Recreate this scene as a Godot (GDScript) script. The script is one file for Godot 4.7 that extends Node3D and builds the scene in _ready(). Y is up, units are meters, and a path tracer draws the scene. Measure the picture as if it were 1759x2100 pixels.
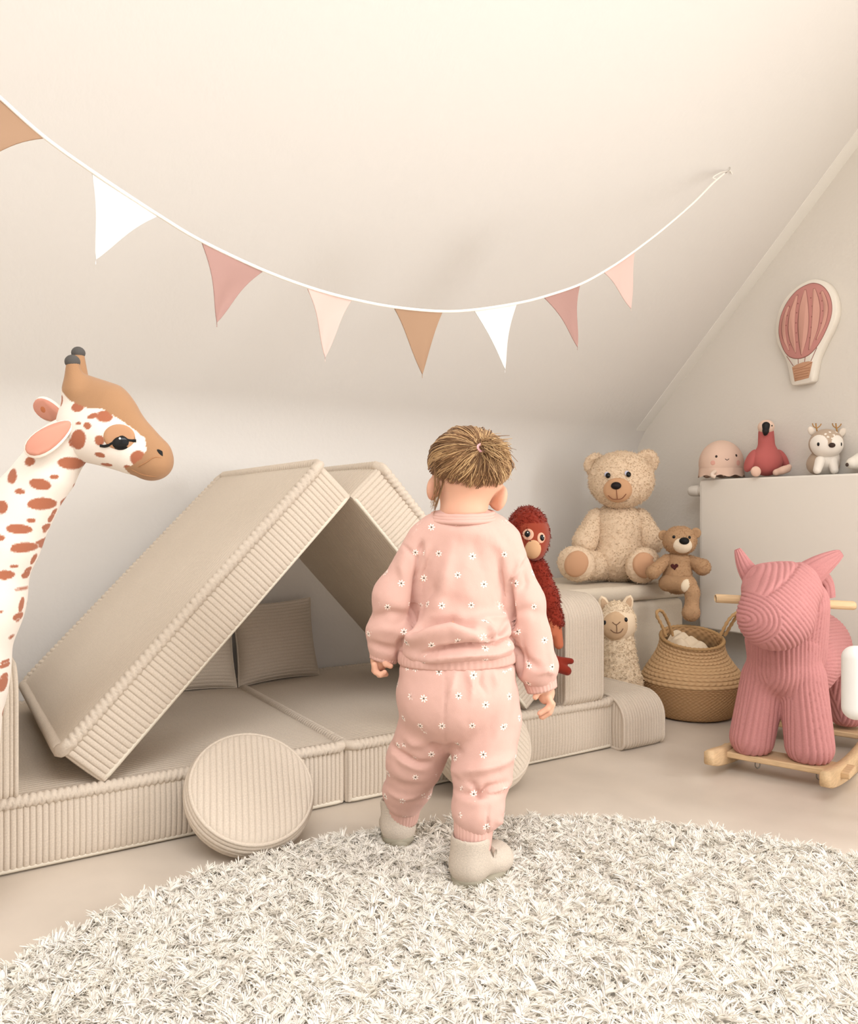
extends Node3D

# ---------------------------------------------------------------- measured frame
const F := 1650.0            # focal length in pixels of the 1759x2100 frame
const CX := 880.0
const CY := 1050.0
const YAW := -0.5575
const CAM := Vector3(-0.848, 0.7, 1.734)
var RIGHT := Vector3(0.8486, 0, 0.5291)
var AHEAD := Vector3(0.5291, 0, -0.8486)
var M := {}
var rng := RandomNumberGenerator.new()

# ---------------------------------------------------------------- mesh building
class MB:
	var v := PackedVector3Array()
	var n := PackedVector3Array()
	var c := PackedColorArray()
	var uv := PackedVector2Array()
	var ix := PackedInt32Array()
	# rows[j][i]: u x v points outwards
	func grid(rows: Array, wrap := false, col = null) -> void:
		var base := v.size()
		var w: int = rows[0].size()
		for r in rows:
			v.append_array(r)
			if col != null:
				for k in w: c.append(col)
		var last := w if wrap else w - 1
		for j in rows.size() - 1:
			for i in last:
				var i2 := (i + 1) % w
				var a := base + j * w + i
				var b := base + j * w + i2
				var d := base + (j + 1) * w + i2
				var e := base + (j + 1) * w + i
				ix.append_array(PackedInt32Array([a, d, b, a, e, d]))
	func fan(center: Vector3, ring: PackedVector3Array, flip := false, col = null) -> void:
		var base := v.size()
		v.append(center)
		v.append_array(ring)
		if col != null:
			for k in ring.size() + 1: c.append(col)
		for i in ring.size():
			var a := base + 1 + i
			var b := base + 1 + (i + 1) % ring.size()
			ix.append_array(PackedInt32Array([base, a, b] if flip else [base, b, a]))
	func add(o: MB, t := Transform3D(), col = null) -> void:
		var base := v.size()
		for p in o.v: v.append(t * p)
		for p in o.n: n.append((t.basis * p).normalized())
		if col != null:
			for p in o.v: c.append(col)
		else:
			c.append_array(o.c)
		for i in o.ix: ix.append(base + i)
	func mesh(flat := false) -> ArrayMesh:
		var a := []
		a.resize(Mesh.ARRAY_MAX)
		if flat:
			var fv := PackedVector3Array()
			var fn := PackedVector3Array()
			var fc := PackedColorArray()
			for k in range(0, ix.size(), 3):
				var p := v[ix[k]]
				var q := v[ix[k + 1]]
				var r := v[ix[k + 2]]
				var m := (r - p).cross(q - p).normalized()
				fv.append(p); fv.append(q); fv.append(r)
				fn.append(m); fn.append(m); fn.append(m)
				if c.size(): fc.append(c[ix[k]]); fc.append(c[ix[k + 1]]); fc.append(c[ix[k + 2]])
			a[Mesh.ARRAY_VERTEX] = fv
			a[Mesh.ARRAY_NORMAL] = fn
			if fc.size(): a[Mesh.ARRAY_COLOR] = fc
			var fm := ArrayMesh.new()
			fm.add_surface_from_arrays(Mesh.PRIMITIVE_TRIANGLES, a)
			return fm
		a[Mesh.ARRAY_VERTEX] = v
		a[Mesh.ARRAY_INDEX] = ix
		if c.size() == v.size(): a[Mesh.ARRAY_COLOR] = c
		if uv.size() == v.size(): a[Mesh.ARRAY_TEX_UV] = uv
		if n.size() == v.size():
			a[Mesh.ARRAY_NORMAL] = n
			var nm := ArrayMesh.new()
			nm.add_surface_from_arrays(Mesh.PRIMITIVE_TRIANGLES, a)
			return nm
		var st := SurfaceTool.new()
		st.create_from_arrays(a, Mesh.PRIMITIVE_TRIANGLES)
		st.generate_normals()
		return st.commit()

# rounded box, normals known
func rbox(size: Vector3, r: float, seg := 3) -> MB:
	var mb := MB.new()
	var h := size / 2.0
	r = minf(r, minf(h.x, minf(h.y, h.z)) * 0.999)
	for f in 6:
		var ax := f / 2
		var s := 1.0 if f % 2 == 0 else -1.0
		var nn := Vector3.ZERO; nn[ax] = s
		var uu := Vector3.ZERO; uu[(ax + 1) % 3] = s
		var vv := Vector3.ZERO; vv[(ax + 2) % 3] = 1.0
		var hu: float = h[(ax + 1) % 3]
		var hv: float = h[(ax + 2) % 3]
		var us := edge_steps(hu, r, seg)
		var vs := edge_steps(hv, r, seg)
		var base := mb.v.size()
		for y in vs:
			for x in us:
				var p: Vector3 = nn * h[ax] + uu * x + vv * y
				var q := p.clamp(-h + Vector3.ONE * r, h - Vector3.ONE * r)
				var d := (p - q).normalized()
				mb.v.append(q + d * r)
				mb.n.append(d)
		var w := us.size()
		for j in vs.size() - 1:
			for i in w - 1:
				var a := base + j * w + i
				mb.ix.append_array(PackedInt32Array([a, a + w + 1, a + 1, a, a + w, a + w + 1]))
	return mb

func edge_steps(h: float, r: float, seg: int) -> Array:
	var o := []
	for k in seg + 1: o.append(-h + r - r * tan(PI / 4 * (1.0 - float(k) / seg)))
	for k in seg + 1: o.append(h - r + r * tan(PI / 4 * float(k) / seg))
	return o

# tube along a path; rad(k, s, angle) or a float
func tube(path: Array, rad, sides := 8, caps := true, sq := Vector2.ONE, up := Vector3.UP) -> MB:
	var mb := MB.new()
	var n := path.size()
	var rows := []
	var prev := Vector3.ZERO
	var s := 0.0
	for k in n:
		var t: Vector3 = (path[mini(k + 1, n - 1)] - path[maxi(k - 1, 0)]).normalized()
		var x: Vector3
		if k == 0:
			x = up.cross(t)
			if x.length() < 0.01: x = Vector3.RIGHT.cross(t)
		else:
			x = prev - t * prev.dot(t)
			s += (path[k] - path[k - 1]).length()
		x = x.normalized()
		prev = x
		var y := t.cross(x)
		var row := PackedVector3Array()
		for i in sides:
			var a := TAU * i / sides
			var r: float
			if rad is float: r = rad
			elif rad is Callable: r = rad.call(float(k) / (n - 1), s, a)
			else: r = rad[k]
			row.append(path[k] + (x * cos(a) * sq.x + y * sin(a) * sq.y) * r)
		rows.append(row)
	mb.grid(rows, true)
	if caps:
		mb.fan(path[0], rows[0])
		mb.fan(path[n - 1], rows[n - 1], true)
	return mb

func closed_tube(path: Array, rad: Callable, sides := 8) -> MB:
	# a ring of fixed frames; path is planar in x-z (y up)
	var mb := MB.new()
	var n := path.size()
	var rows := []
	var s := 0.0
	for k in n + 1:
		var p: Vector3 = path[k % n]
		var t: Vector3 = (path[(k + 1) % n] - path[(k + n - 1) % n]).normalized()
		var x := Vector3.UP.cross(t).normalized()
		var row := PackedVector3Array()
		for i in sides:
			var a := TAU * i / sides
			row.append(p + (x * cos(a) + Vector3.UP * sin(a)) * rad.call(s, a))
		rows.append(row)
		s += (path[(k + 1) % n] - p).length()
	mb.grid(rows, true)
	return mb

# lathe about y: profile of Vector2(radius, height) from bottom to top; disp(angle, j) adds to radius
func lathe(prof: Array, sides := 32, disp = null) -> MB:
	var mb := MB.new()
	var rows := []
	for j in prof.size():
		var row := PackedVector3Array()
		for i in sides:
			var a := -TAU * i / sides
			var r: float = prof[j].x + (disp.call(a, j) if disp != null else 0.0)
			row.append(Vector3(cos(a) * r, prof[j].y, sin(a) * r))
		rows.append(row)
	mb.grid(rows, true)
	return mb

func ball(rad: Vector3, seg := 16, ring := 10) -> MB:
	var pr := []
	for j in ring + 1:
		var a := -PI / 2 + PI * j / ring
		pr.append(Vector2(maxf(cos(a), 0.0001), sin(a)))
	var m := lathe(pr, seg)
	for i in m.v.size():
		var p := m.v[i]
		m.n.append((p / rad).normalized())
		m.v[i] = p * rad
	return m

# extruded outline (x-y, any winding), thickness along z, edges softened by a small bevel
func slab(pts: PackedVector2Array, thick: float, bevel := 0.0) -> MB:
	if Geometry2D.is_polygon_clockwise(pts): pts.reverse()
	var mb := MB.new()
	var inner := pts
	if bevel > 0.0:
		var off := Geometry2D.offset_polygon(pts, -bevel)
		if off.size() == 1:
			inner = nearest_ring(pts, off[0])
	var z := thick / 2
	var rings := []
	for q in [[inner, z], [pts, z - bevel], [pts, -z + bevel], [inner, -z]]:
		var row := PackedVector3Array()
		for p in q[0]: row.append(Vector3(p.x, p.y, q[1]))
		rings.append(row)
	rings.reverse()
	mb.grid(rings, true)
	var tri := Geometry2D.triangulate_polygon(inner)
	for side in 2:
		var base := mb.v.size()
		for p in inner: mb.v.append(Vector3(p.x, p.y, z if side == 0 else -z))
		for k in range(0, tri.size(), 3):
			var a := tri[k]
			var b := tri[k + 1]
			var d := tri[k + 2]
			var ccw := (inner[b] - inner[a]).cross(inner[d] - inner[a]) > 0.0
			if ccw == (side == 0): mb.ix.append_array(PackedInt32Array([base + a, base + d, base + b]))
			else: mb.ix.append_array(PackedInt32Array([base + a, base + b, base + d]))
	return mb

func nearest_ring(pts: PackedVector2Array, ring: PackedVector2Array) -> PackedVector2Array:
	var o := PackedVector2Array()
	for p in pts:
		var best := ring[0]
		for k in ring.size():
			var q := Geometry2D.get_closest_point_to_segment(p, ring[k], ring[(k + 1) % ring.size()])
			if q.distance_to(p) < best.distance_to(p): best = q
		o.append(best)
	return o

func smooth_path(ctrl: Array, n: int, loop := false) -> Array:
	var o := []
	var m := ctrl.size()
	var spans := m if loop else m - 1
	for k in n + (0 if loop else 1):
		var t := float(k) / n * spans
		var i := mini(int(t), spans - 1)
		var f := t - i
		var a = ctrl[(i - 1 + m) % m] if loop else ctrl[maxi(i - 1, 0)]
		var b = ctrl[i % m]
		var c = ctrl[(i + 1) % m]
		var d = ctrl[(i + 2) % m] if loop else ctrl[mini(i + 2, m - 1)]
		o.append(b.cubic_interpolate(c, a, d, f))
	return o

# ---------------------------------------------------------------- soft bodies: distance fields
class Prim:
	var ball := false
	var sub := false
	var k := 0.02
	var a: Vector3
	var ba: Vector3
	var r0: float
	var dr: float
	var il: float
	var inv := Basis()
	var rad: Vector3
	var sq := 1.0
	func dist(p: Vector3) -> float:
		if ball:
			var q := inv * (p - a)
			var k0 := (q / rad).length()
			var k1 := (q / (rad * rad)).length()
			return k0 * (k0 - 1.0) / maxf(k1, 0.00001)
		var pa := p - a
		if sq != 1.0: pa.z *= sq
		var h := clampf(pa.dot(ba) * il, 0.0, 1.0)
		return (pa - ba * h).length() - (r0 + dr * h)
	func reach() -> float:
		return maxf(rad.x, maxf(rad.y, rad.z)) if ball else maxf(r0, r0 + dr)

func cap(a: Vector3, b: Vector3, r0: float, r1: float, k := 0.02, flat := 1.0) -> Prim:
	var p := Prim.new()
	p.a = a
	p.ba = b - a
	p.ba.z *= flat
	p.r0 = r0; p.dr = r1 - r0; p.k = k; p.sq = flat
	p.il = 1.0 / maxf(p.ba.length_squared(), 0.0000001)
	return p

func ell(c: Vector3, rad: Vector3, k := 0.02, euler := Vector3.ZERO) -> Prim:
	var p := Prim.new()
	p.ball = true
	p.a = c; p.rad = rad; p.k = k
	p.inv = Basis.from_euler(euler).inverse()
	return p

func cut(p: Prim) -> Prim:
	p.sub = true
	return p

func field(prims: Array, p: Vector3) -> float:
	var d := 1000.0
	for q: Prim in prims:
		var e := q.dist(p)
		if q.sub:
			e = -e
			var hs := maxf(q.k - absf(d - e), 0.0) / q.k
			d = maxf(d, e) + hs * hs * q.k * 0.25
		else:
			var h := maxf(q.k - absf(d - e), 0.0) / q.k
			d = minf(d, e) - h * h * q.k * 0.25
	return d

# surface nets over the blocks that the surface crosses
func nets(prims: Array, cell: float) -> MB:
	var lo := Vector3.ONE * 1000.0
	var hi := -lo
	var kmax := 0.0
	for q: Prim in prims:
		kmax = maxf(kmax, q.k)
		if q.sub: continue
		var r := Vector3.ONE * q.reach()
		var b := q.a if q.ball else q.a + Vector3(q.ba.x, q.ba.y, q.ba.z / q.sq)
		lo = lo.min(q.a - r).min(b - r)
		hi = hi.max(q.a + r).max(b + r)
	lo -= Vector3.ONE * (cell * 2 + kmax * 0.3)
	hi += Vector3.ONE * (cell * 2 + kmax * 0.3)
	var B := 5
	var nx := int(ceil((hi.x - lo.x) / cell / B)) * B + 1
	var ny := int(ceil((hi.y - lo.y) / cell / B)) * B + 1
	var nz := int(ceil((hi.z - lo.z) / cell / B)) * B + 1
	var nxy := nx * ny
	var hd := cell * B * 0.87
	var at := {}
	var mask := {}
	var mb := MB.new()
	var val := PackedFloat32Array()
	var E := B + 1
	val.resize(E * E * E)
	var off := PackedInt32Array([0, 1, E, E + 1, E * E, E * E + 1, E * E + E, E * E + E + 1])
	var corner := [Vector3(0, 0, 0), Vector3(1, 0, 0), Vector3(0, 1, 0), Vector3(1, 1, 0), Vector3(0, 0, 1), Vector3(1, 0, 1), Vector3(0, 1, 1), Vector3(1, 1, 1)]
	var edges := [[0, 1], [2, 3], [4, 5], [6, 7], [0, 2], [1, 3], [4, 6], [5, 7], [0, 4], [1, 5], [2, 6], [3, 7]]
	for bz in range(0, nz - 1, B):
		for by in range(0, ny - 1, B):
			for bx in range(0, nx - 1, B):
				var c := lo + Vector3(bx + B * 0.5, by + B * 0.5, bz + B * 0.5) * cell
				var act := []
				var dmin := 1000.0
				var anysub := false
				for q: Prim in prims:
					var d := q.dist(c)
					if d < hd * 2.0 + kmax * 1.7:
						act.append(q)
						if q.sub: anysub = true
					if not q.sub: dmin = minf(dmin, d)
				if dmin > hd * 1.4 + kmax * 0.8: continue
				if dmin < -hd * 2.2 and not anysub: continue
				var any_in := false
				var any_out := false
				var m := 0
				for z in E:
					for y in E:
						for x in E:
							var d := field(act, lo + Vector3(bx + x, by + y, bz + z) * cell)
							val[m] = d
							if d < 0.0: any_in = true
							else: any_out = true
							m += 1
				if not (any_in and any_out): continue
				for z in B:
					for y in B:
						for x in B:
							var o := x + y * E + z * E * E
							var bits := 0
							for t in 8:
								if val[o + off[t]] < 0.0: bits |= 1 << t
							if bits == 0 or bits == 255: continue
							var sum := Vector3.ZERO
							var cnt := 0
							for e in edges:
								var p: int = e[0]
								var q: int = e[1]
								if ((bits >> p) & 1) != ((bits >> q) & 1):
									var d0 := val[o + off[p]]
									var d1 := val[o + off[q]]
									sum += corner[p].lerp(corner[q], d0 / (d0 - d1))
									cnt += 1
							var key := (bx + x) + (by + y) * nx + (bz + z) * nxy
							at[key] = mb.v.size()
							mask[key] = bits
							mb.v.append(lo + (Vector3(bx + x, by + y, bz + z) + sum / cnt) * cell)
	for key in at:
		var bits: int = mask[key]
		var i0 := bits & 1
		for dirn in 3:
			var bit := (bits >> (1 << dirn)) & 1
			if bit == i0: continue
			var s1: int = [nx, nxy, 1][dirn]
			var s2: int = [nxy, 1, nx][dirn]
			if not (at.has(key - s1) and at.has(key - s2) and at.has(key - s1 - s2)): continue
			var a: int = at[key]
			var b: int = at[key - s1]
			var d: int = at[key - s1 - s2]
			var e: int = at[key - s2]
			if i0 == 1: mb.ix.append_array(PackedInt32Array([a, d, b, a, e, d]))
			else: mb.ix.append_array(PackedInt32Array([a, b, d, a, d, e]))
	return mb

# second pass over a field mesh: move along the normal, then colour
func soften(mb: MB, move = null, paint = null) -> ArrayMesh:
	var arr := mb.mesh().surface_get_arrays(0)
	var v: PackedVector3Array = arr[Mesh.ARRAY_VERTEX]
	var n: PackedVector3Array = arr[Mesh.ARRAY_NORMAL]
	var o := MB.new()
	o.ix = arr[Mesh.ARRAY_INDEX]
	o.v.resize(v.size())
	if paint != null: o.c.resize(v.size())
	for i in v.size():
		var p := v[i]
		if move != null: p += n[i] * move.call(v[i], n[i])
		o.v[i] = p
		if paint != null: o.c[i] = paint.call(v[i], n[i])
	return o.mesh()

func lin(c: Color) -> Color:
	return c.srgb_to_linear()

# ---------------------------------------------------------------- scene objects
func obj(called: String, mesh, m: Material, parent: Node = null) -> MeshInstance3D:
	var o := MeshInstance3D.new()
	o.name = called
	o.mesh = mesh.mesh() if mesh is MB else mesh
	o.material_override = m
	if parent == null: parent = self
	parent.add_child(o, true)
	return o

func numbered(called: String) -> String:
	if not has_node(called): return called
	var k := 1
	while has_node("%s_%03d" % [called, k]): k += 1
	return "%s_%03d" % [called, k]

func thing(called: String, label: String, category: String, at := Vector3.ZERO, turn := 0.0, group := "") -> Node3D:
	var o := Node3D.new()
	o.name = numbered(called)
	add_child(o)
	o.position = at
	o.rotation.y = turn
	tag(o, label, category, group)
	return o

func tag(o: Node, label: String, category: String, group := "") -> void:
	o.set_meta("label", label)
	o.set_meta("category", category)
	if group: o.set_meta("group", group)

func struct(called: String, mesh, m: Material) -> MeshInstance3D:
	var o := obj(called, mesh, m)
	o.set_meta("kind", "structure")
	return o

func stuff(called: String, mesh: Mesh, m: Material, xf: Array, cols: Array, parent: Node) -> void:
	var mm := MultiMesh.new()
	mm.transform_format = MultiMesh.TRANSFORM_3D
	mm.use_colors = cols.size() > 0
	mm.mesh = mesh
	mm.instance_count = xf.size()
	for i in xf.size():
		mm.set_instance_transform(i, xf[i])
		if cols.size(): mm.set_instance_color(i, cols[i])
	var o := MultiMeshInstance3D.new()
	o.name = called
	o.multimesh = mm
	o.material_override = m
	o.set_meta("kind", "stuff")
	parent.add_child(o, true)

# a measured point of the room: where the sight line through a pixel is `d` metres deep, or meets the level h
func pt(px: float, py: float, d: float) -> Vector3:
	return CAM + (AHEAD + RIGHT * ((px - CX) / F) + Vector3.UP * ((CY - py) / F)) * d

func on_level(px: float, py: float, h := 0.0) -> Vector3:
	return pt(px, py, (CAM.y - h) * F / (py - CY))

# ---------------------------------------------------------------- materials
func noise_tex(freq: float, oct := 3, lo := 0.0, hi := 1.0, seed_ := 1, size := 512, kind := FastNoiseLite.TYPE_SIMPLEX_SMOOTH) -> NoiseTexture2D:
	var n := FastNoiseLite.new()
	n.noise_type = kind
	n.seed = seed_
	n.frequency = freq
	n.fractal_octaves = oct
	var t := NoiseTexture2D.new()
	t.width = size; t.height = size
	t.seamless = true
	t.noise = n
	var g := Gradient.new()
	g.set_color(0, Color(lo, lo, lo))
	g.set_color(1, Color(hi, hi, hi))
	t.color_ramp = g
	return t

func mat(col: Color, rough := 0.8, rim := 0.0) -> StandardMaterial3D:
	var m := StandardMaterial3D.new()
	m.albedo_color = col
	m.roughness = rough
	m.metallic_specular = 0.3
	if rim > 0.0:
		m.rim_enabled = true
		m.rim = rim
		m.rim_tint = 0.7
	return m

func grain(m: StandardMaterial3D, scale: float, albedo: Texture2D, bump: Texture2D = null, cm := 0.1, world := false) -> StandardMaterial3D:
	m.uv1_triplanar = true
	m.uv1_world_triplanar = world
	m.uv1_scale = Vector3.ONE * scale
	if albedo: m.albedo_texture = albedo
	if bump:
		m.heightmap_enabled = true
		m.heightmap_texture = bump
		m.heightmap_scale = cm
	return m

func vcol(rough := 0.85, rim := 0.0) -> StandardMaterial3D:
	var m := mat(Color.WHITE, rough, rim)
	m.vertex_color_use_as_albedo = true
	return m

# ---------------------------------------------------------------- the room
func light_and_camera() -> void:
	var cam := Camera3D.new()
	cam.name = "camera"
	cam.position = CAM
	cam.rotation.y = YAW
	cam.fov = rad_to_deg(2.0 * atan(1050.0 / F))
	cam.near = 0.05
	cam.far = 60.0
	add_child(cam)
	var env := Environment.new()
	var sky := Sky.new()
	var sm := ProceduralSkyMaterial.new()
	sm.sky_top_color = Color(0.86, 0.88, 0.92)
	sm.sky_horizon_color = Color(0.97, 0.95, 0.92)
	sm.ground_bottom_color = Color(0.62, 0.58, 0.52)
	sm.ground_horizon_color = Color(0.8, 0.77, 0.72)
	sky.sky_material = sm
	env.background_mode = Environment.BG_SKY
	env.sky = sky
	env.background_energy_multiplier = 1.0
	env.tonemap_mode = Environment.TONE_MAPPER_LINEAR
	env.tonemap_exposure = 0.79
	env.sdfgi_enabled = true
	env.ssao_enabled = true
	env.ssil_enabled = true
	var we := WorldEnvironment.new()
	we.name = "world"
	we.environment = env
	add_child(we)
	# daylight through the balcony window of the gable; the other two are added fill
	daylight("window_daylight", Vector3(1.87, 0.95, 2.55), Vector3(1, 0, 0), Vector2(1.35, 1.45), 11.5, Color(1.0, 1.0, 1.0))
	daylight("added_front_fill", Vector3(-0.4, 1.15, 3.58), Vector3(0, 0, 1), Vector2(3.1, 1.5), 1.5, Color(0.985, 0.99, 1.0))  # unseen front light, added to fill the room from behind the camera
	daylight("added_roof_light", Vector3(-1.1, 2.49, 2.0), Vector3(0, 1, 0), Vector2(2.2, 1.2), 8.2, Color(0.975, 0.985, 1.0))  # unseen overhead light, added to brighten rug, floor and mat tops

func daylight(called: String, at: Vector3, outward: Vector3, size: Vector2, energy: float, col: Color) -> void:
	var l := AreaLight3D.new()
	l.name = called
	l.area_size = size
	l.light_energy = energy
	l.light_color = col
	l.shadow_enabled = true
	l.set("area_range", 12.0)
	add_child(l)
	l.look_at_from_position(at, at - outward, Vector3.UP if absf(outward.y) < 0.5 else Vector3.FORWARD)

func boxes(list: Array) -> MB:
	var mb := MB.new()
	for b in list:
		var lo: Vector3 = b[0]
		var hi: Vector3 = b[1]
		mb.add(rbox(hi - lo, 0.002, 1), Transform3D(Basis(), (lo + hi) / 2))
	return mb

func room() -> void:
	var fine := noise_tex(0.035, 4, 0.0, 1.0, 3)
	M.plaster = grain(mat(Color(0.884, 0.866, 0.843), 0.95), 2.6, null, fine, 0.045, true)
	M.painted = mat(Color(0.884, 0.866, 0.843), 0.95)
	M.gable = grain(mat(Color(0.88, 0.853, 0.815), 0.95), 2.6, null, fine, 0.07, true)
	M.floor = grain(mat(Color(0.845, 0.795, 0.735), 0.42), 0.9, noise_tex(0.006, 4, 0.93, 1.0, 5), fine, 0.012, true)
	M.floor.metallic_specular = 0.4
	M.painted_light = mat(Color(0.93, 0.915, 0.885), 0.9)  # paler than the plaster, reflected light put into the colour
	M.white = mat(Color(0.93, 0.905, 0.865), 0.45)
	M.glass = mat(Color(1, 1, 1, 0.06), 0.02)
	M.glass.transparency = BaseMaterial3D.TRANSPARENCY_ALPHA
	# floor
	struct("floor", boxes([[Vector3(-2.8, -0.2, -1.1), Vector3(2.1, 0, 3.8)]]), M.floor)
	# knee wall running up into the slope of the roof, one plastered surface with a soft bend
	var prof := []
	prof.append(Vector2(-0.88, -0.1))
	prof.append(Vector2(-0.88, 0.5))
	for k in 13:
		var f := k / 12.0
		var p := Vector2(-0.88, 0.87).lerp(Vector2(-0.88, 1.0), f).lerp(Vector2(-0.88, 1.0).lerp(Vector2(-0.785, 1.088), f), f)
		prof.append(p)
	prof.append(Vector2(-0.2, 1.632))
	prof.append(Vector2(0.73, 2.497))
	prof.append(Vector2(0.83, 2.59))
	var mb := MB.new()
	var rows := []
	for p in prof:
		rows.append(PackedVector3Array([Vector3(-2.8, p.y, p.x), Vector3(2.1, p.y, p.x)]))
	mb.grid(rows)
	var back := []
	for p in [Vector2(-0.88, -0.1), Vector2(-1.1, -0.1), Vector2(-1.1, 1.05), Vector2(0.6, 2.62), Vector2(0.83, 2.59)]:
		back.append(PackedVector3Array([Vector3(2.1, p.y, p.x), Vector3(-2.8, p.y, p.x)]))
	var outer := MB.new()
	outer.grid(back)
	var wm := ArrayMesh.new()
	wm = mb.mesh()
	var om := outer.mesh(true)
	var st := SurfaceTool.new()
	st.begin(Mesh.PRIMITIVE_TRIANGLES)
	st.append_from(wm, 0, Transform3D())
	st.append_from(om, 0, Transform3D())
	struct("wall_back", st.commit(), M.plaster)
	var painted_light := MB.new()
	painted_light.add(rbox(Vector3(0.06, 0.003, 2.1), 0.0014, 2))
	var tr := struct("light_band_1", painted_light, M.painted_light)  # thin pale strip painting the light reflected along the gable edge
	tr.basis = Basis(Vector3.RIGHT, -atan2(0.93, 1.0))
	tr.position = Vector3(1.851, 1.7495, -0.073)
	struct("ceiling", boxes([[Vector3(-2.8, 2.5, 0.55), Vector3(2.1, 2.7, 1.4)], [Vector3(-2.8, 2.5, 2.6), Vector3(2.1, 2.7, 3.8)], [Vector3(-2.8, 2.5, 1.4), Vector3(-2.2, 2.7, 2.6)], [Vector3(0.0, 2.5, 1.4), Vector3(2.1, 2.7, 2.6)]]), M.painted)
	var w3 := struct("added_window_3", boxes([[Vector3(-2.2, 2.6, 1.4), Vector3(0.0, 2.68, 1.47)], [Vector3(-2.2, 2.6, 2.53), Vector3(0.0, 2.68, 2.6)], [Vector3(-2.2, 2.6, 1.4), Vector3(-2.13, 2.68, 2.6)], [Vector3(-0.07, 2.6, 1.4), Vector3(0.0, 2.68, 2.6)]]), M.white)  # unseen roof opening, added for the overhead fill light
	obj("pane", boxes([[Vector3(-2.14, 2.64, 1.46), Vector3(-0.06, 2.645, 2.54)]]), M.glass, w3)
	# gable wall with its window opening
	struct("wall_right", boxes([[Vector3(1.88, -0.1, -1.1), Vector3(2.08, 2.7, 1.85)], [Vector3(1.88, -0.1, 3.45), Vector3(2.08, 2.7, 3.8)],
		[Vector3(1.88, -0.1, 1.85), Vector3(2.08, 0.2, 3.45)], [Vector3(1.88, 2.2, 1.85), Vector3(2.08, 2.7, 3.45)]]), M.gable)
	struct("wall_left", boxes([[Vector3(-2.8, -0.1, -1.1), Vector3(-2.6, 2.7, 3.8)]]), M.painted)
	struct("wall_front", boxes([[Vector3(-2.8, -0.1, 3.6), Vector3(-2.0, 2.7, 3.8)], [Vector3(1.2, -0.1, 3.6), Vector3(2.1, 2.7, 3.8)],
		[Vector3(-2.0, -0.1, 3.6), Vector3(1.2, 0.35, 3.8)], [Vector3(-2.0, 2.35, 3.6), Vector3(1.2, 2.7, 3.8)]]), M.painted)
	var wf := boxes([[Vector3(1.94, 0.2, 1.85), Vector3(2.0, 0.28, 3.45)], [Vector3(1.94, 2.12, 1.85), Vector3(2.0, 2.2, 3.45)], [Vector3(1.94, 0.2, 1.85), Vector3(2.0, 2.2, 1.93)],
		[Vector3(1.94, 0.2, 3.37), Vector3(2.0, 2.2, 3.45)], [Vector3(1.94, 0.2, 2.61), Vector3(2.0, 2.2, 2.69)]])
	var w1 := struct("window_1", wf, M.white)
	obj("pane", boxes([[Vector3(1.965, 0.27, 1.92), Vector3(1.97, 2.13, 2.62)]]), M.glass, w1)
	obj("pane", boxes([[Vector3(1.965, 0.27, 2.68), Vector3(1.97, 2.13, 3.38)]]), M.glass, w1)
	var wg := boxes([[Vector3(-2.0, 0.35, 3.68), Vector3(1.2, 0.43, 3.74)], [Vector3(-2.0, 2.27, 3.68), Vector3(1.2, 2.35, 3.74)], [Vector3(-2.0, 0.35, 3.68), Vector3(-1.92, 2.35, 3.74)],
		[Vector3(1.12, 0.35, 3.68), Vector3(1.2, 2.35, 3.74)], [Vector3(-0.44, 0.35, 3.68), Vector3(-0.36, 2.35, 3.74)]])
	var w2 := struct("added_window_2", wg, M.white)  # unseen glazing behind the camera, added for the front fill light
	obj("pane", boxes([[Vector3(-1.93, 0.42, 3.705), Vector3(-0.43, 2.28, 3.71)]]), M.glass, w2)
	obj("pane", boxes([[Vector3(-0.37, 0.42, 3.705), Vector3(1.13, 2.28, 3.71)]]), M.glass, w2)

# ---------------------------------------------------------------- corduroy play sofa
func ribs(length: float, pitch: float) -> Array:
	var n := maxi(1, roundi(length / pitch))
	var w := length / n
	var pos := PackedFloat32Array()
	var hgt := PackedFloat32Array()
	for k in n:
		for q in [[0.0, 0.0], [0.07, 0.6], [0.25, 0.92], [0.5, 1.0], [0.75, 0.92], [0.93, 0.6]]:
			pos.append(-length / 2 + (k + q[0]) * w)
			hgt.append(q[1])
	pos.append(length / 2)
	hgt.append(0.0)
	return [pos, hgt]

func plain_steps(length: float, n: int) -> Array:
	var pos := PackedFloat32Array()
	var hgt := PackedFloat32Array()
	for k in n + 1:
		pos.append(-length / 2 + length * k / n)
		hgt.append(0.0)
	return [pos, hgt]

# one side of a stuffed block: ribs run along v when across_u, else along u
func cord_face(o: Vector3, u: Vector3, v: Vector3, lu: float, lv: float, pitch: float, across_u: bool, amp: float, bulge: float, rough := 0.0, sd := 0.0) -> MB:
	var nn := u.cross(v)
	var us := ribs(lu, pitch) if across_u else plain_steps(lu, 14)
	var vs := plain_steps(lv, 14) if across_u else ribs(lv, pitch)
	var mb := MB.new()
	var rows := []
	for j in vs[0].size():
		var row := PackedVector3Array()
		var y: float = vs[0][j]
		var fy := 1.0 - pow(absf(2.0 * y / lv), 2.4)
		for i in us[0].size():
			var x: float = us[0][i]
			var fx := 1.0 - pow(absf(2.0 * x / lu), 2.4)
			var h: float = bulge * sqrt(maxf(fx * fy, 0.0)) + amp * maxf(us[1][i], vs[1][j])
			if rough > 0.0: h += rough * fx * fy * (sin(x * 17.0 + y * 9.0 + sd) + sin(y * 23.0 - x * 7.0 + sd * 2.0) + 0.6 * sin(x * 41.0 + sd))
			row.append(o + u * x + v * y + nn * h)
		rows.append(row)
	mb.grid(rows)
	return mb

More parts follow.
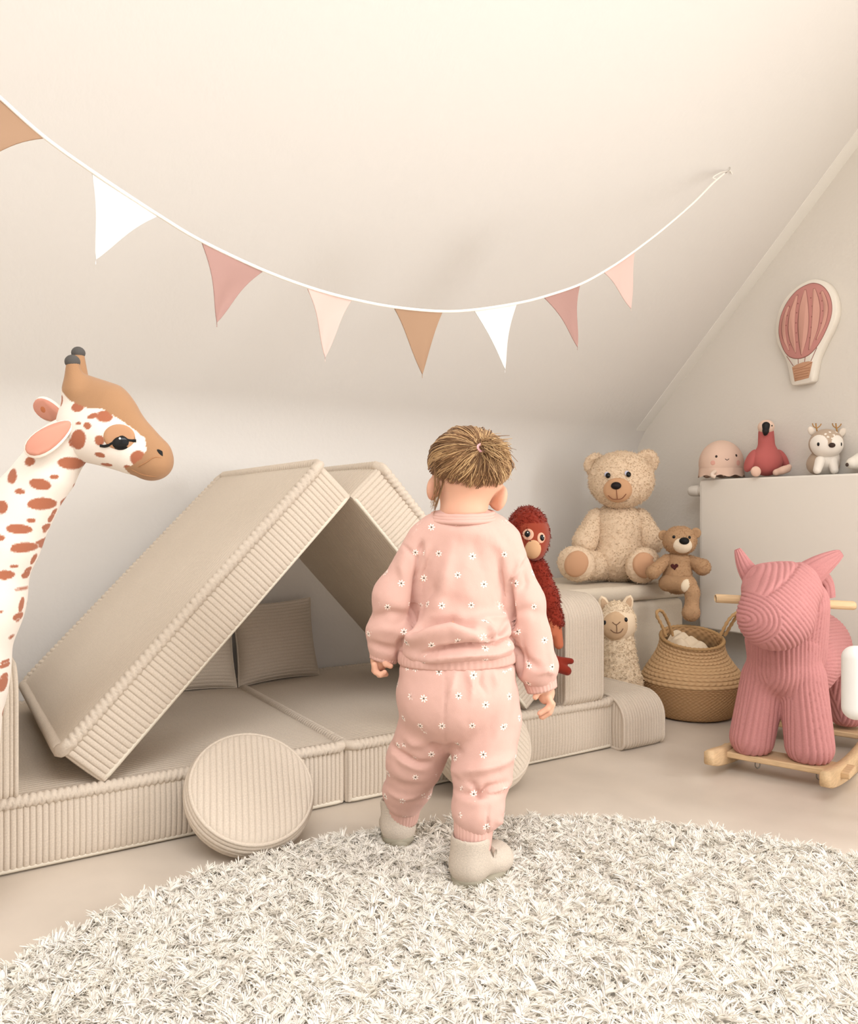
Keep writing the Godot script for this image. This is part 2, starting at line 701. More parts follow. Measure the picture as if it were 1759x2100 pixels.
func rope(path: Array, radius: float, pitch: float, sides := 8, slant := 0.6) -> MB:
	return closed_tube(path, func(s, a):
		var x := fposmod(s / pitch + slant * sin(a) * 0.5, 1.0)
		return radius * (0.62 + 0.38 * sqrt(maxf(0.0, 1.0 - pow(2.0 * x - 1.0, 2.0)))), sides)

func rect_path(sx: float, sz: float, r: float, step: float, y: float) -> Array:
	var o := []
	var hx := sx / 2 - r
	var hz := sz / 2 - r
	var cs := [Vector2(hx, -hz), Vector2(hx, hz), Vector2(-hx, hz), Vector2(-hx, -hz)]
	for k in 4:
		var a0 := -PI / 2 + k * PI / 2
		for q in 4: o.append(Vector3(cs[k].x + cos(a0 + PI / 2 * q / 3) * r, y, cs[k].y + sin(a0 + PI / 2 * q / 3) * r))
		var nxt: Vector2 = cs[(k + 1) % 4] + Vector2(cos(a0 + PI / 2), sin(a0 + PI / 2)) * r
		var here := Vector2(o[-1].x, o[-1].z)
		var m := int(here.distance_to(nxt) / step)
		for q in range(1, m): o.append(Vector3(lerpf(here.x, nxt.x, float(q) / m), y, lerpf(here.y, nxt.y, float(q) / m)))
	return o

# stuffed corduroy mat: bottom centre at the node, ribs over the thickness at the sides and along x on top
func cord_mat(t: Node3D, size: Vector3, pitch: float, sd: float, lying := true) -> void:
	var h := size / 2
	var mb := MB.new()
	var cy := Vector3(0, h.y, 0)
	var rr := 0.0014 if lying else 0.002
	for s in [1.0, -1.0]:
		mb.add(cord_face(cy + Vector3(0, 0, h.z * s), Vector3(s, 0, 0), Vector3.UP, size.x, size.y, pitch, true, 0.0036, 0.011, 0.0008, sd))
		mb.add(cord_face(cy + Vector3(h.x * s, 0, 0), Vector3(0, 0, -s), Vector3.UP, size.z, size.y, pitch, true, 0.0036, 0.011, 0.0008, sd))
		mb.add(cord_face(cy + Vector3(0, h.y * s, 0), Vector3(1, 0, 0), Vector3(0, 0, -s), size.x, size.z, pitch, false, 0.0015, 0.012 if s > 0 else 0.004, rr, sd))
	obj("cover", mb, M.cord, t)
	obj("piping", rope(rect_path(size.x + 0.006, size.z + 0.006, 0.02, pitch / 6.0, size.y - 0.004), 0.0145, pitch * 1.12, 10, 0.8), M.cord, t)
	obj("seam_cord", closed_tube(rect_path(size.x + 0.004, size.z + 0.004, 0.02, 0.03, 0.004), func(_s, _a): return 0.0055, 6), M.cord_light, t)

# stuffed block whose ribs climb the front, cross the rounded top and fall down the back
func cord_block(t: Node3D, size: Vector3, top_r: float, low_r: float, pitch: float) -> void:
	var h := size / 2
	var prof := []
	for c in [[Vector2(h.z - low_r, low_r), low_r, -PI / 2], [Vector2(h.z - top_r, size.y - top_r), top_r, 0.0], [Vector2(-h.z + top_r, size.y - top_r), top_r, PI / 2], [Vector2(-h.z + low_r, low_r), low_r, PI]]:
		for q in 9:
			var a: float = c[2] + PI / 2 * q / 8
			prof.append([c[0] + Vector2(cos(a), sin(a)) * c[1], Vector2(cos(a), sin(a))])
	prof.append(prof[0])
	var us := ribs(size.x, pitch)
	var mb := MB.new()
	var rows := []
	for q in prof:
		var row := PackedVector3Array()
		for i in us[0].size():
			var edge := 1.0 - pow(absf(2.0 * us[0][i] / size.x), 8.0)
			var d: float = us[1][i] * 0.0034 + 0.006 * edge - 0.004
			row.append(Vector3(us[0][i], q[0].y + q[1].y * d, q[0].x + q[1].x * d))
		rows.append(row)
	mb.grid(rows)
	for s in [1.0, -1.0]:
		var zs := ribs(size.z - 0.004, pitch)
		var rr := []
		for j in 9:
			var f := j / 8.0
			var row := PackedVector3Array()
			for i in zs[0].size():
				var z: float = zs[0][i] * s * -1.0
				var az := absf(z)
				var hi := size.y
				if az > h.z - top_r: hi = size.y - top_r + sqrt(maxf(0.0, top_r * top_r - pow(az - h.z + top_r, 2.0)))
				var lo := 0.0
				if az > h.z - low_r: lo = low_r - sqrt(maxf(0.0, low_r * low_r - pow(az - h.z + low_r, 2.0)))
				var g := 1.0 - pow(absf(2.0 * f - 1.0), 2.0)
				var gz := 1.0 - pow(az / h.z, 2.0)
				row.append(Vector3((h.x - 0.001 + 0.0026 * zs[1][i] + 0.012 * g * gz) * s, lerpf(lo, hi, f), z))
			rr.append(row)
		mb.grid(rr)
	obj("cover", mb, M.cord, t)
	for s in [1.0, -1.0]:
		var path := []
		for q in prof.size() - 1: path.append(Vector3(0, prof[q][0].y, prof[q][0].x))
		var sm := []
		for q in path.size(): sm.append(path[q] + Vector3(h.x * s, 0, 0))
		sm.append(sm[0])
		obj("piping", tube(sm, 0.005, 6, false, Vector2.ONE, Vector3.RIGHT), M.cord, t)

# round cushion: axis along z, front face at +z
func cord_disc(t: Node3D, r: float, thick: float, pitch: float, tilt: float) -> void:
	var mb := MB.new()
	for s in [1.0, -1.0]:
		var xs := ribs(2.0 * r - 0.002, pitch)
		var rows := []
		for j in 17:
			var f := -cos(PI * j / 16.0)
			var row := PackedVector3Array()
			for i in xs[0].size():
				var x: float = xs[0][i] * s
				var y := f * sqrt(maxf(0.0, r * r - x * x))
				var dome := 1.0 - (x * x + y * y) / (r * r)
				row.append(Vector3(x, y, s * (thick / 2 + 0.014 * sqrt(maxf(dome, 0.0)) + 0.0034 * xs[1][i] * minf(1.0, dome * 9.0 + 0.2))))
			rows.append(row)
		mb.add(_flat_grid(rows), Transform3D(Basis(Vector3.BACK, tilt * s), Vector3.ZERO))
	var prof := []
	var zs := ribs(thick, pitch)
	for j in zs[0].size(): prof.append(Vector2(r + 0.0034 * zs[1][j] + 0.006 * (1.0 - pow(2.0 * zs[0][j] / thick, 2.0)), zs[0][j]))
	mb.add(lathe(prof, 72), Transform3D(Basis(Vector3.RIGHT, PI / 2), Vector3.ZERO))
	obj("cover", mb, M.cord, t)
	for s in [1.0, -1.0]:
		var ring := []
		for k in 60: ring.append(Vector3(cos(TAU * k / 60) * r, 0, sin(TAU * k / 60) * r))
		var o := obj("piping", closed_tube(ring, func(_s, _a): return 0.0045, 6), M.cord, t)
		o.position.z = s * thick / 2
		o.rotation.x = PI / 2

func _flat_grid(rows: Array) -> MB:
	var m := MB.new()
	m.grid(rows)
	return m

# square scatter cushion, ribs along x, facing +z, standing on its lower edge
func cord_pillow(t: Node3D, w: float, h: float, thick: float, pitch: float) -> void:
	var mb := MB.new()
	for s in [1.0, -1.0]:
		var ys := ribs(h, pitch)
		var rows := []
		for j in ys[0].size():
			var row := PackedVector3Array()
			var y: float = ys[0][j]
			var b := 1.0 - pow(absf(2.0 * y / h), 2.2)
			for i in 25:
				var x := (i / 24.0 - 0.5) * w
				var a := 1.0 - pow(absf(2.0 * x / w), 2.2)
				var full := pow(maxf(a * b, 0.0), 0.55)
				var sx := x * (1.0 - 0.07 * (1.0 - pow(2.0 * y / h, 2.0)))
				var sy := y * (1.0 - 0.07 * (1.0 - pow(2.0 * x / w, 2.0)))
				row.append(Vector3(sx * s, sy + h / 2, s * (0.002 + full * thick / 2 + 0.0024 * ys[1][j] * minf(1.0, a * 6.0))))
			rows.append(row)
		mb.grid(rows)
	obj("cover", mb, M.cord, t)
	var edge := []
	for k in 80:
		var f := k / 80.0 * 4.0
		var q := int(f)
		var g := (f - q) * 2.0 - 1.0
		var p: Vector2 = [Vector2(g, -1), Vector2(1, g), Vector2(-g, 1), Vector2(-1, -g)][q]
		edge.append(Vector3(p.x * w / 2 * (1.0 - 0.07 * (1.0 - p.y * p.y)), 0, -p.y * h / 2 * (1.0 - 0.07 * (1.0 - p.x * p.x))))
	var o := obj("piping", closed_tube(edge, func(_s, _a): return 0.0035, 6), M.cord, t)
	o.rotation.x = PI / 2
	o.position.y = h / 2

func sofa() -> void:
	var fleck := noise_tex(0.09, 3, 0.9, 1.0, 21)
	var nap := noise_tex(0.2, 2, 0.0, 1.0, 22)
	M.cord = grain(mat(Color(0.858, 0.80, 0.73), 0.9, 0.25), 5.0, fleck, nap, 0.03)
	M.cord_light = mat(Color(0.87, 0.83, 0.76), 0.8)
	var t := thing("play_mat", "beige corduroy floor mat of the play sofa that lies under the slanted left tent mat", "mat", Vector3(-0.437, 0.005, -0.437), 0.0, "corduroy floor mats of the play sofa")
	cord_mat(t, Vector3(0.868, 0.138, 0.85), 0.0112, 1.0)
	t = thing("play_mat", "beige corduroy floor mat that carries the upright block at its right end", "mat", Vector3(0.441, 0.005, -0.432), 0.0, "corduroy floor mats of the play sofa")
	cord_mat(t, Vector3(0.868, 0.138, 0.85), 0.0112, 4.0)
	t = thing("tent_mat", "thick beige corduroy mat slanting up from lower left to the tent ridge, facing front left", "mat", Vector3.ZERO, 0.0, "corduroy mats leaning together as a tent")
	cord_mat(t, Vector3(0.805, 0.112, 0.73), 0.0125, 2.0, false)
	t.basis = Basis(Vector3.BACK, 0.8115)
	t.position = Vector3(-0.2655, 0.4435, -0.37)
	t = thing("tent_mat", "beige corduroy mat leaning down to the right from the tent ridge behind the child", "mat", Vector3.ZERO, 0.0, "corduroy mats leaning together as a tent")
	cord_mat(t, Vector3(0.795, 0.115, 0.73), 0.0125, 3.0, false)
	t.basis = Basis(Vector3.BACK, -0.825)
	t.position = Vector3(0.293, 0.4435, -0.385)
	t = thing("armrest_block", "narrow beige corduroy armrest block standing upright at the left picture edge behind the giraffe", "cushion", Vector3(-0.778, 0.148, -0.36), 0.0, "corduroy armrest blocks")
	cord_block(t, Vector3(0.15, 0.25, 0.72), 0.06, 0.02, 0.0118)
	t = thing("armrest_block", "beige corduroy block with rounded top standing upright on the mat beside the white llama", "cushion", Vector3(0.752, 0.15, -0.33), 0.0, "corduroy armrest blocks")
	cord_block(t, Vector3(0.14, 0.305, 0.68), 0.075, 0.025, 0.0112)
	t = thing("armrest_block", "low rounded beige corduroy bolster lying on the floor right of the mats before the llama", "cushion", Vector3(0.958, 0.003, -0.215), 0.0, "corduroy armrest blocks")
	cord_block(t, Vector3(0.165, 0.15, 0.52), 0.07, 0.025, 0.0112)
	t = thing("disc_cushion", "round beige corduroy cushion leaning against the left mat front, nearest to the picture's left", "cushion", Vector3.ZERO, 0.0, "round corduroy cushions")
	cord_disc(t, 0.128, 0.046, 0.0125, -0.22)
	lean_disc(t, Vector3(-0.27, 0.0, -0.02), 0.128, 0.046, 0.84, 0.0)
	t.position.z += 0.012
	t = thing("disc_cushion", "round beige corduroy cushion behind the child's legs, leaning against the right mat front", "cushion", Vector3.ZERO, 0.0, "round corduroy cushions")
	cord_disc(t, 0.122, 0.058, 0.0125, 0.55)
	lean_disc(t, Vector3(0.345, 0.0, -0.02), 0.122, 0.058, 0.72, -0.1)
	t = thing("scatter_cushion", "square ribbed beige cushion inside the tent, the right one, standing against the wall", "cushion", Vector3(0.128, 0.15, -0.75), 0.0, "square cushions inside the tent")
	cord_pillow(t, 0.285, 0.26, 0.12, 0.0115)
	t.rotation = Vector3(-0.22, 0.06, 0.02)
	t = thing("scatter_cushion", "square ribbed beige cushion inside the tent, the left one, mostly behind the slanted mat", "cushion", Vector3(-0.165, 0.15, -0.74), 0.0, "square cushions inside the tent")
	cord_pillow(t, 0.285, 0.26, 0.12, 0.0115)
	t.rotation = Vector3(-0.24, -0.05, -0.01)

# stands the disc on its rim and leans its upper edge back on the mat behind it (front of the mat at z = at.z)
func lean_disc(t: Node3D, at: Vector3, r: float, thick: float, lean: float, turn: float) -> void:
	t.basis = Basis(Vector3.UP, turn) * Basis(Vector3.RIGHT, -lean)
	var low := r * cos(lean) + thick / 2 * sin(lean)
	var back := r * sin(lean) + thick / 2 * cos(lean)
	t.position = Vector3(at.x, low + 0.004, at.z + 0.03)
	# the back rim that meets the mat edge decides how far out it stands
	var y_edge := 0.145
	var along := (y_edge - t.position.y - thick / 2 * sin(lean)) / cos(lean)
	t.position.z = 0.018 + along * sin(lean) + thick / 2 / cos(lean) + 0.004 + 0.0 * back

# ---------------------------------------------------------------- the child
const CD := 1.58
func ch(px: float, py: float, dz := 0.0) -> Vector3:
	var d := CD - dz
	return Vector3((px - CX) / F * d - 70.0 / F * CD, 0.7 - (py - CY) / F * d, dz)

# knitted band round y: half widths rx, rz, from 0 to h
func band(rx: float, rz: float, h: float, n: int, amp: float, taper := 1.0, roll := 0.004) -> MB:
	var prof := [Vector2(0.9, 0.0), Vector2(0.985, -0.0005), Vector2(1.0, 0.003), Vector2(lerpf(1.0, taper, 0.5) + 0.01, h * 0.5), Vector2(taper, h - 0.003), Vector2(taper * 0.985, h + 0.0005), Vector2(taper * 0.9, h)]
	var mb := MB.new()
	var rows := []
	var sides := n * 4
	for j in prof.size():
		var row := PackedVector3Array()
		for i in sides:
			var a := -TAU * i / sides
			var k: float = prof[j].x + (amp / rx * sin(a * n) if j > 0 and j < 6 else -0.02)
			row.append(Vector3(cos(a) * rx * k, prof[j].y, sin(a) * rz * k))
		rows.append(row)
	mb.grid(rows, true)
	return mb

func daisies(base: Color, seed_: int) -> ImageTexture:
	var r := RandomNumberGenerator.new()
	r.seed = seed_
	var n := 768
	var im := Image.create(n, n, false, Image.FORMAT_RGB8)
	im.fill(base)
	var cells := 4
	for cy in cells:
		for cx in cells:
			var at := Vector2((cx + 0.5 + (0.25 if cy % 2 else -0.25) + r.randf_range(-0.22, 0.22)) * n / cells, (cy + 0.5 + r.randf_range(-0.24, 0.24)) * n / cells)
			var turn := r.randf() * TAU
			var rad := r.randf_range(21.0, 26.0)
			for y in range(-34, 35):
				for x in range(-34, 35):
					var q := Vector2(x, y)
					var l := q.length()
					var a := fposmod(q.angle() + turn, TAU / 7.0) / (TAU / 7.0) - 0.5
					var wide := 0.33 * sin(PI * clampf((l - 4.0) / (rad - 4.0), 0.0, 1.0) * 0.85 + 0.15)
					var petal := l > 4.5 and l < rad and absf(a) * (0.4 + 0.6 * l / rad) < wide * 0.72
					var c := base
					if petal: c = base.lerp(Color(1.0, 0.985, 0.95), 0.92)
					elif l < rad + 1.5 and l > 4.0: c = base.lerp(Color(0.86, 0.66, 0.55), 0.16)
					if l < 6.0: c = Color(0.36, 0.33, 0.27)
					if petal or l < rad + 1.5: im.set_pixel(posmod(int(at.x) + x, n), posmod(int(at.y) + y, n), c)
	return ImageTexture.create_from_image(im)

# soft folds: [points in px, width m, height m]; they act on the side of the cloth that faces the fold line
func fold_list(raw: Array) -> Array:
	var o := []
	for f in raw:
		var pts := []
		for q in f[0]: pts.append(Vector2(ch(q[0], q[1]).x, ch(q[0], q[1]).y))
		o.append([pts, f[1], f[2], f[3] if f.size() > 3 else 1.0])
	return o

func fold_at(folds: Array, p: Vector3, n: Vector3) -> float:
	var h := 0.0
	var q := Vector2(p.x, p.y)
	for f in folds:
		var side := clampf(n.z * f[3] * 1.6 + 0.5, 0.0, 1.0)
		if side <= 0.0: continue
		var pts: Array = f[0]
		var best := 1.0
		var tt := 0.0
		for k in pts.size() - 1:
			var c := Geometry2D.get_closest_point_to_segment(q, pts[k], pts[k + 1])
			var d := c.distance_to(q)
			if d < best:
				best = d
				tt = (k + c.distance_to(pts[k]) / pts[k].distance_to(pts[k + 1])) / (pts.size() - 1)
		if best < f[1] * 3.0:
			h += f[2] * exp(-best * best / (f[1] * f[1])) * side * sin(PI * clampf(tt * 0.8 + 0.1, 0.0, 1.0))
	return h

func finger(list: Array, pts: Array, r0: float, r1: float) -> void:
	for k in pts.size() - 1:
		var f0 := float(k) / (pts.size() - 1)
		var f1 := float(k + 1) / (pts.size() - 1)
		list.append(cap(pts[k], pts[k + 1], lerpf(r0, r1, f0), lerpf(r0, r1, f1), 0.0022))

func child() -> void:
	var foot := pt(950, 1050, CD)
	var t := thing("person", "toddler seen from behind in pink daisy print sweater and trousers, standing on the rug", "child", Vector3(foot.x, 0, foot.z), YAW)
	M.skin = mat(Color(0.87, 0.67, 0.565), 0.55)
	M.skin.subsurf_scatter_enabled = true
	M.skin.subsurf_scatter_strength = 0.12
	# skin: torso and limbs (under the cloth), head with face and ears, hands with fingers: one mesh
	var trunk := [
		cap(ch(952, 1085, -0.005), ch(944, 1240), 0.055, 0.06, 0.02), cap(ch(944, 1240), ch(938, 1400), 0.065, 0.072, 0.02),
		cap(ch(885, 1105), ch(818, 1225), 0.022, 0.020, 0.01), cap(ch(818, 1225), ch(786, 1342, -0.018), 0.020, 0.0155, 0.01),
		cap(ch(1018, 1105), ch(1076, 1240), 0.022, 0.020, 0.01), cap(ch(1076, 1240), ch(1112, 1402, 0.0), 0.020, 0.0155, 0.01),
		cap(ch(900, 1430), ch(856, 1555, -0.03), 0.045, 0.034, 0.015), cap(ch(856, 1555, -0.03), ch(820, 1690, -0.085), 0.032, 0.022, 0.01),
		cap(ch(990, 1430), ch(986, 1585, 0.05), 0.045, 0.034, 0.015), cap(ch(986, 1585, 0.05), ch(968, 1765, 0.09), 0.032, 0.022, 0.01)]
	var body := nets(trunk, 0.008)
	var head := [
		ell(ch(962, 956, -0.012), Vector3(0.074, 0.074, 0.084), 0.02), ell(ch(955, 992, -0.05), Vector3(0.056, 0.052, 0.052), 0.03),
		ell(ch(930, 992, -0.075), Vector3(0.022, 0.022, 0.02), 0.02), ell(ch(982, 996, -0.075), Vector3(0.022, 0.022, 0.02), 0.02),
		ell(ch(955, 990, -0.106), Vector3(0.008, 0.008, 0.009), 0.01), cap(ch(946, 1012, -0.098), ch(964, 1013, -0.098), 0.005, 0.005, 0.006),
		cap(ch(953, 992, -0.0), ch(950, 1085, 0.0), 0.043, 0.050, 0.022),
		ell(ch(1025, 1021, -0.012), Vector3(0.012, 0.026, 0.018), 0.006, Vector3(0, 0.6, -0.26)), ell(ch(888, 1002, -0.012), Vector3(0.011, 0.024, 0.017), 0.006, Vector3(0, -0.5, -0.1)),
		cut(ell(ch(1028, 1018, -0.026), Vector3(0.006, 0.014, 0.009), 0.006)), cut(ell(ch(889, 998, -0.026), Vector3(0.006, 0.014, 0.009), 0.006)),
		cap(ch(1012, 1036, -0.012), ch(1020, 1040, -0.012), 0.006, 0.006, 0.006)]
	body.add(nets(head, 0.0034))
	var lh := [ell(ch(778, 1356, -0.016), Vector3(0.017, 0.019, 0.013), 0.006, Vector3(0, 0, 0.4)), cap(ch(786, 1335, -0.018), ch(780, 1352, -0.018), 0.0155, 0.015, 0.008)]
	for k in 4:
		var z: float = -0.026 + k * 0.0088
		finger(lh, [ch(768, 1360 + k, z), ch(768 + k, 1375 + k, z), ch(778 + k, 1384, z + 0.004), ch(792 - k, 1383 - k * 1.5, z + 0.006)], 0.0062, 0.0050)
	finger(lh, [ch(784, 1352, 0.0), ch(792, 1362, 0.006), ch(801, 1366, 0.006)], 0.0064, 0.0054)
	body.add(nets(lh, 0.0018))
	var rh := [ell(ch(1121, 1424, 0.0), Vector3(0.015, 0.020, 0.017), 0.006, Vector3(0, 0, -0.3)), cap(ch(1110, 1400), ch(1117, 1418), 0.0155, 0.0155, 0.008)]
	for k in 4:
		var z: float = -0.015 + k * 0.0095
		var g: float = [0.0, 4.0, 3.0, -4.0][k]
		finger(rh, [ch(1124, 1430, z), ch(1133 - k, 1444 + g * 0.5, z), ch(1129 - k * 2, 1457 + g, z + 0.001), ch(1116 - k * 3, 1467 + g, z + 0.001)], 0.0064, 0.0051)
	finger(rh, [ch(1112, 1414, 0.012), ch(1102, 1421, 0.017), ch(1098, 1430, 0.018)], 0.0066, 0.0055)
	body.add(nets(rh, 0.0018))
	body.c.resize(0)
	var skin := obj("body", body, M.skin, t)
	for s in [-1.0, 1.0]:
		var e := obj("eye", ball(Vector3(0.009, 0.008, 0.006), 12, 8), mat(Color(0.16, 0.13, 0.12), 0.2), t)
		e.position = ch(956 + s * 25, 972, -0.094)
	obj("mouth", tube([ch(944, 1013, -0.1015), ch(955, 1015, -0.104), ch(966, 1014, -0.1015)], 0.0016, 6), mat(Color(0.75, 0.4, 0.38), 0.5), t)

	# clothes
	var pink := Color(0.838, 0.672, 0.622)
	var weave := noise_tex(0.25, 2, 0.0, 1.0, 31)
	M.print = mat(Color.WHITE, 0.82, 0.2)
	grain(M.print, 4.6, daisies(pink, 5), weave, 0.03)
	M.print.uv1_triplanar_sharpness = 14.0
	M.pink = grain(mat(pink, 0.85, 0.2), 8.0, null, weave, 0.03)
	var sweater := [
		cap(ch(952, 1118, -0.004), ch(945, 1235, 0.0), 0.080, 0.088, 0.02, 1.22), cap(ch(893, 1102), ch(1012, 1102), 0.043, 0.043, 0.03),
		ell(ch(951, 1090, -0.002), Vector3(0.068, 0.026, 0.062), 0.02),
		ell(ch(938, 1300, 0.006), Vector3(0.118, 0.05, 0.098), 0.025), ell(ch(938, 1330, 0.004), Vector3(0.113, 0.026, 0.092), 0.012),
		cap(ch(872, 1112), ch(812, 1225, 0.002), 0.040, 0.041, 0.006), cap(ch(812, 1225, 0.002), ch(792, 1326, -0.016), 0.043, 0.034, 0.02), ell(ch(795, 1295, -0.01), Vector3(0.040, 0.034, 0.036), 0.02),
		cap(ch(1029, 1112), ch(1076, 1235, 0.004), 0.040, 0.035, 0.006), cap(ch(1074, 1235, 0.004), ch(1100, 1372, 0.004), 0.038, 0.037, 0.02), ell(ch(1100, 1365, 0.004), Vector3(0.041, 0.03, 0.036), 0.02)]
	var sf := fold_list([
		[[[858, 1140], [854, 1180], [852, 1225], [847, 1262], [830, 1288], [820, 1315], [817, 1345]], 0.0042, -0.016], [[[1046, 1186], [1044, 1215], [1046, 1250], [1053, 1300], [1060, 1350], [1061, 1380]], 0.0042, -0.016],
		[[[848, 1284], [868, 1274], [892, 1268], [925, 1262], [960, 1272]], 0.007, -0.015], [[[845, 1296], [880, 1284], [920, 1277], [965, 1288], [1000, 1300]], 0.011, 0.014],
		[[[862, 1331], [900, 1317], [950, 1308], [1000, 1309], [1050, 1300]], 0.006, -0.016], [[[840, 1338], [890, 1330], [950, 1322], [1010, 1323], [1050, 1318]], 0.010, 0.011],
		[[[965, 1265], [995, 1275], [1012, 1292], [1004, 1303]], 0.007, 0.010], [[[978, 1292], [1000, 1297], [1020, 1286], [1034, 1270]], 0.006, -0.010], [[[1040, 1275], [1030, 1262], [1000, 1258], [950, 1262]], 0.009, 0.006],
		[[[925, 1120], [915, 1160], [905, 1205], [890, 1250]], 0.013, 0.006], [[[880, 1105], [876, 1130], [872, 1160]], 0.008, 0.005], [[[864, 1110], [862, 1135]], 0.005, -0.007], [[[958, 1100], [975, 1135], [990, 1180]], 0.014, -0.003],
		[[[1005, 1100], [1028, 1130], [1036, 1180], [1040, 1240]], 0.012, 0.006], [[[895, 1195], [870, 1225], [852, 1270]], 0.010, -0.004], [[[870, 1180], [900, 1215], [960, 1240], [1030, 1235]], 0.016, -0.003],
		[[[828, 1116], [843, 1130], [857, 1144]], 0.0035, -0.004], [[[1083, 1140], [1064, 1160], [1047, 1188]], 0.0035, -0.004], [[[1062, 1150], [1056, 1180], [1048, 1205]], 0.008, 0.006], [[[1070, 1165], [1075, 1190], [1066, 1205]], 0.007, -0.005],
		[[[835, 1120], [826, 1160], [832, 1200]], 0.009, 0.004], [[[770, 1262], [800, 1252], [838, 1256]], 0.009, -0.005], [[[758, 1315], [785, 1322], [818, 1330]], 0.007, -0.006], [[[756, 1290], [790, 1285], [835, 1290]], 0.012, 0.004],
		[[[1055, 1330], [1085, 1352], [1100, 1360]], 0.007, -0.006], [[[1065, 1300], [1070, 1340], [1066, 1372]], 0.006, -0.005], [[[1098, 1372], [1115, 1366], [1130, 1374]], 0.005, 0.005], [[[1120, 1270], [1124, 1320], [1128, 1372]], 0.006, 0.004], [[[1050, 1250], [1080, 1245], [1105, 1255]], 0.010, -0.004]])
	var sm := nets(sweater, 0.0038)
	var wob := FastNoiseLite.new()
	wob.seed = 4
	wob.frequency = 14.0
	var sw := obj("sweater", soften(sm, func(p, n): return fold_at(sf, p, n) * 1.45 + wob.get_noise_3d(p.x, p.y * 0.7, p.z) * 0.003), M.print, t)
	var hem := obj("hem_band", band(0.116, 0.092, 0.024, 60, 0.0007, 0.985), M.pink, sw)
	hem.position = ch(938, 1357, 0.003)
	hem.rotation.z = 0.02
	var collar := MB.new()
	for k in 3:
		var ring := []
		for q in 48:
			var a := TAU * q / 48
			ring.append(Vector3(cos(a) * (0.066 - k * 0.0035), 0, sin(a) * (0.061 - k * 0.0035)))
		collar.add(closed_tube(ring, func(s, _a): return 0.0052 + 0.0004 * sin(s * 1400.0), 8), Transform3D(Basis(), Vector3(0, k * 0.005, 0)))
	var co := obj("collar", collar, M.pink, sw)
	co.position = ch(950, 1064, -0.001)
	co.rotation = Vector3(0.10, 0, 0.02)
	var cl := obj("cuff", band(0.0275, 0.0255, 0.02, 26, 0.0007, 1.12), M.pink, sw)
	cl.position = ch(786, 1354, -0.017)
	cl.rotation = Vector3(0.0, 0, -0.22)
	var cr := obj("cuff", band(0.030, 0.0265, 0.03, 26, 0.0007, 1.1), M.pink, sw)
	cr.position = ch(1112, 1414, 0.002)
	cr.rotation = Vector3(0.0, 0, 0.24)
	var trousers := [
		ell(ch(937, 1425, 0.008), Vector3(0.119, 0.098, 0.104), 0.03), ell(ch(937, 1368, 0.004), Vector3(0.110, 0.03, 0.088), 0.02),
		cap(ch(890, 1470, -0.006), ch(850, 1562, -0.03), 0.066, 0.054, 0.016), cap(ch(850, 1562, -0.03), ch(832, 1634, -0.07), 0.055, 0.042, 0.016), ell(ch(834, 1620, -0.065), Vector3(0.048, 0.028, 0.046), 0.016),
		cap(ch(998, 1478, 0.016), ch(988, 1580, 0.045), 0.068, 0.057, 0.016), cap(ch(988, 1580, 0.045), ch(978, 1672, 0.08), 0.050, 0.043, 0.016), ell(ch(981, 1655, 0.075), Vector3(0.048, 0.034, 0.046), 0.016)]
	var pf := fold_list([
		[[[910, 1355], [911, 1400], [909, 1450], [912, 1500]], 0.0022, -0.0025], [[[930, 1362], [925, 1385], [918, 1400]], 0.005, 0.004], [[[955, 1358], [962, 1380], [960, 1405]], 0.005, 0.005], [[[980, 1358], [978, 1380], [990, 1400]], 0.005, -0.004], [[[1005, 1360], [1010, 1390]], 0.006, 0.004],
		[[[1045, 1360], [1030, 1420], [1010, 1480], [985, 1530]], 0.016, 0.007], [[[1000, 1480], [1020, 1440], [1035, 1400]], 0.014, -0.004],
		[[[806, 1530], [830, 1541], [858, 1555], [880, 1556]], 0.006, -0.009], [[[812, 1545], [840, 1555], [870, 1566]], 0.010, 0.006], [[[880, 1512], [895, 1518], [908, 1528]], 0.008, -0.008], [[[830, 1500], [850, 1512], [872, 1510]], 0.010, 0.005],
		[[[935, 1556], [960, 1548], [1000, 1540], [1050, 1530]], 0.009, 0.008], [[[935, 1565], [965, 1575], [975, 1590], [990, 1578], [1030, 1577]], 0.0055, -0.010], [[[930, 1560], [950, 1570], [970, 1582]], 0.006, 0.006], [[[985, 1588], [1010, 1584], [1035, 1580]], 0.007, 0.008],
		[[[932, 1594], [970, 1592], [1025, 1588]], 0.005, -0.006], [[[930, 1600], [970, 1602], [1025, 1600]], 0.010, 0.004], [[[992, 1610], [991, 1640], [990, 1670]], 0.0022, -0.003],
		[[[932, 1668], [955, 1676], [985, 1676], [1022, 1664]], 0.0045, -0.009], [[[935, 1682], [970, 1688], [1015, 1682]], 0.007, 0.005], [[[1012, 1640], [1025, 1655], [1030, 1668]], 0.006, 0.004],
		[[[800, 1600], [830, 1610], [870, 1606]], 0.010, -0.004], [[[795, 1632], [830, 1640], [866, 1632]], 0.007, 0.004], [[[905, 1525], [925, 1512], [940, 1520]], 0.007, -0.006]])
	var tm := nets(trousers, 0.004)
	var tr := obj("trousers", soften(tm, func(p, n): return fold_at(pf, p, n) * 1.45 + wob.get_noise_3d(p.x + 3.0, p.y * 0.7, p.z) * 0.003), M.print, t)
	var al := obj("ankle_cuff", band(0.031, 0.030, 0.042, 30, 0.0007, 1.12), M.pink, tr)
	al.position = ch(826, 1680, -0.085)
	al.rotation = Vector3(0.25, 0, -0.1)
	var ar := obj("ankle_cuff", band(0.033, 0.032, 0.052, 30, 0.0007, 1.12), M.pink, tr)
	ar.position = ch(969, 1740, 0.088)
	ar.rotation = Vector3(-0.12, 0, -0.06)
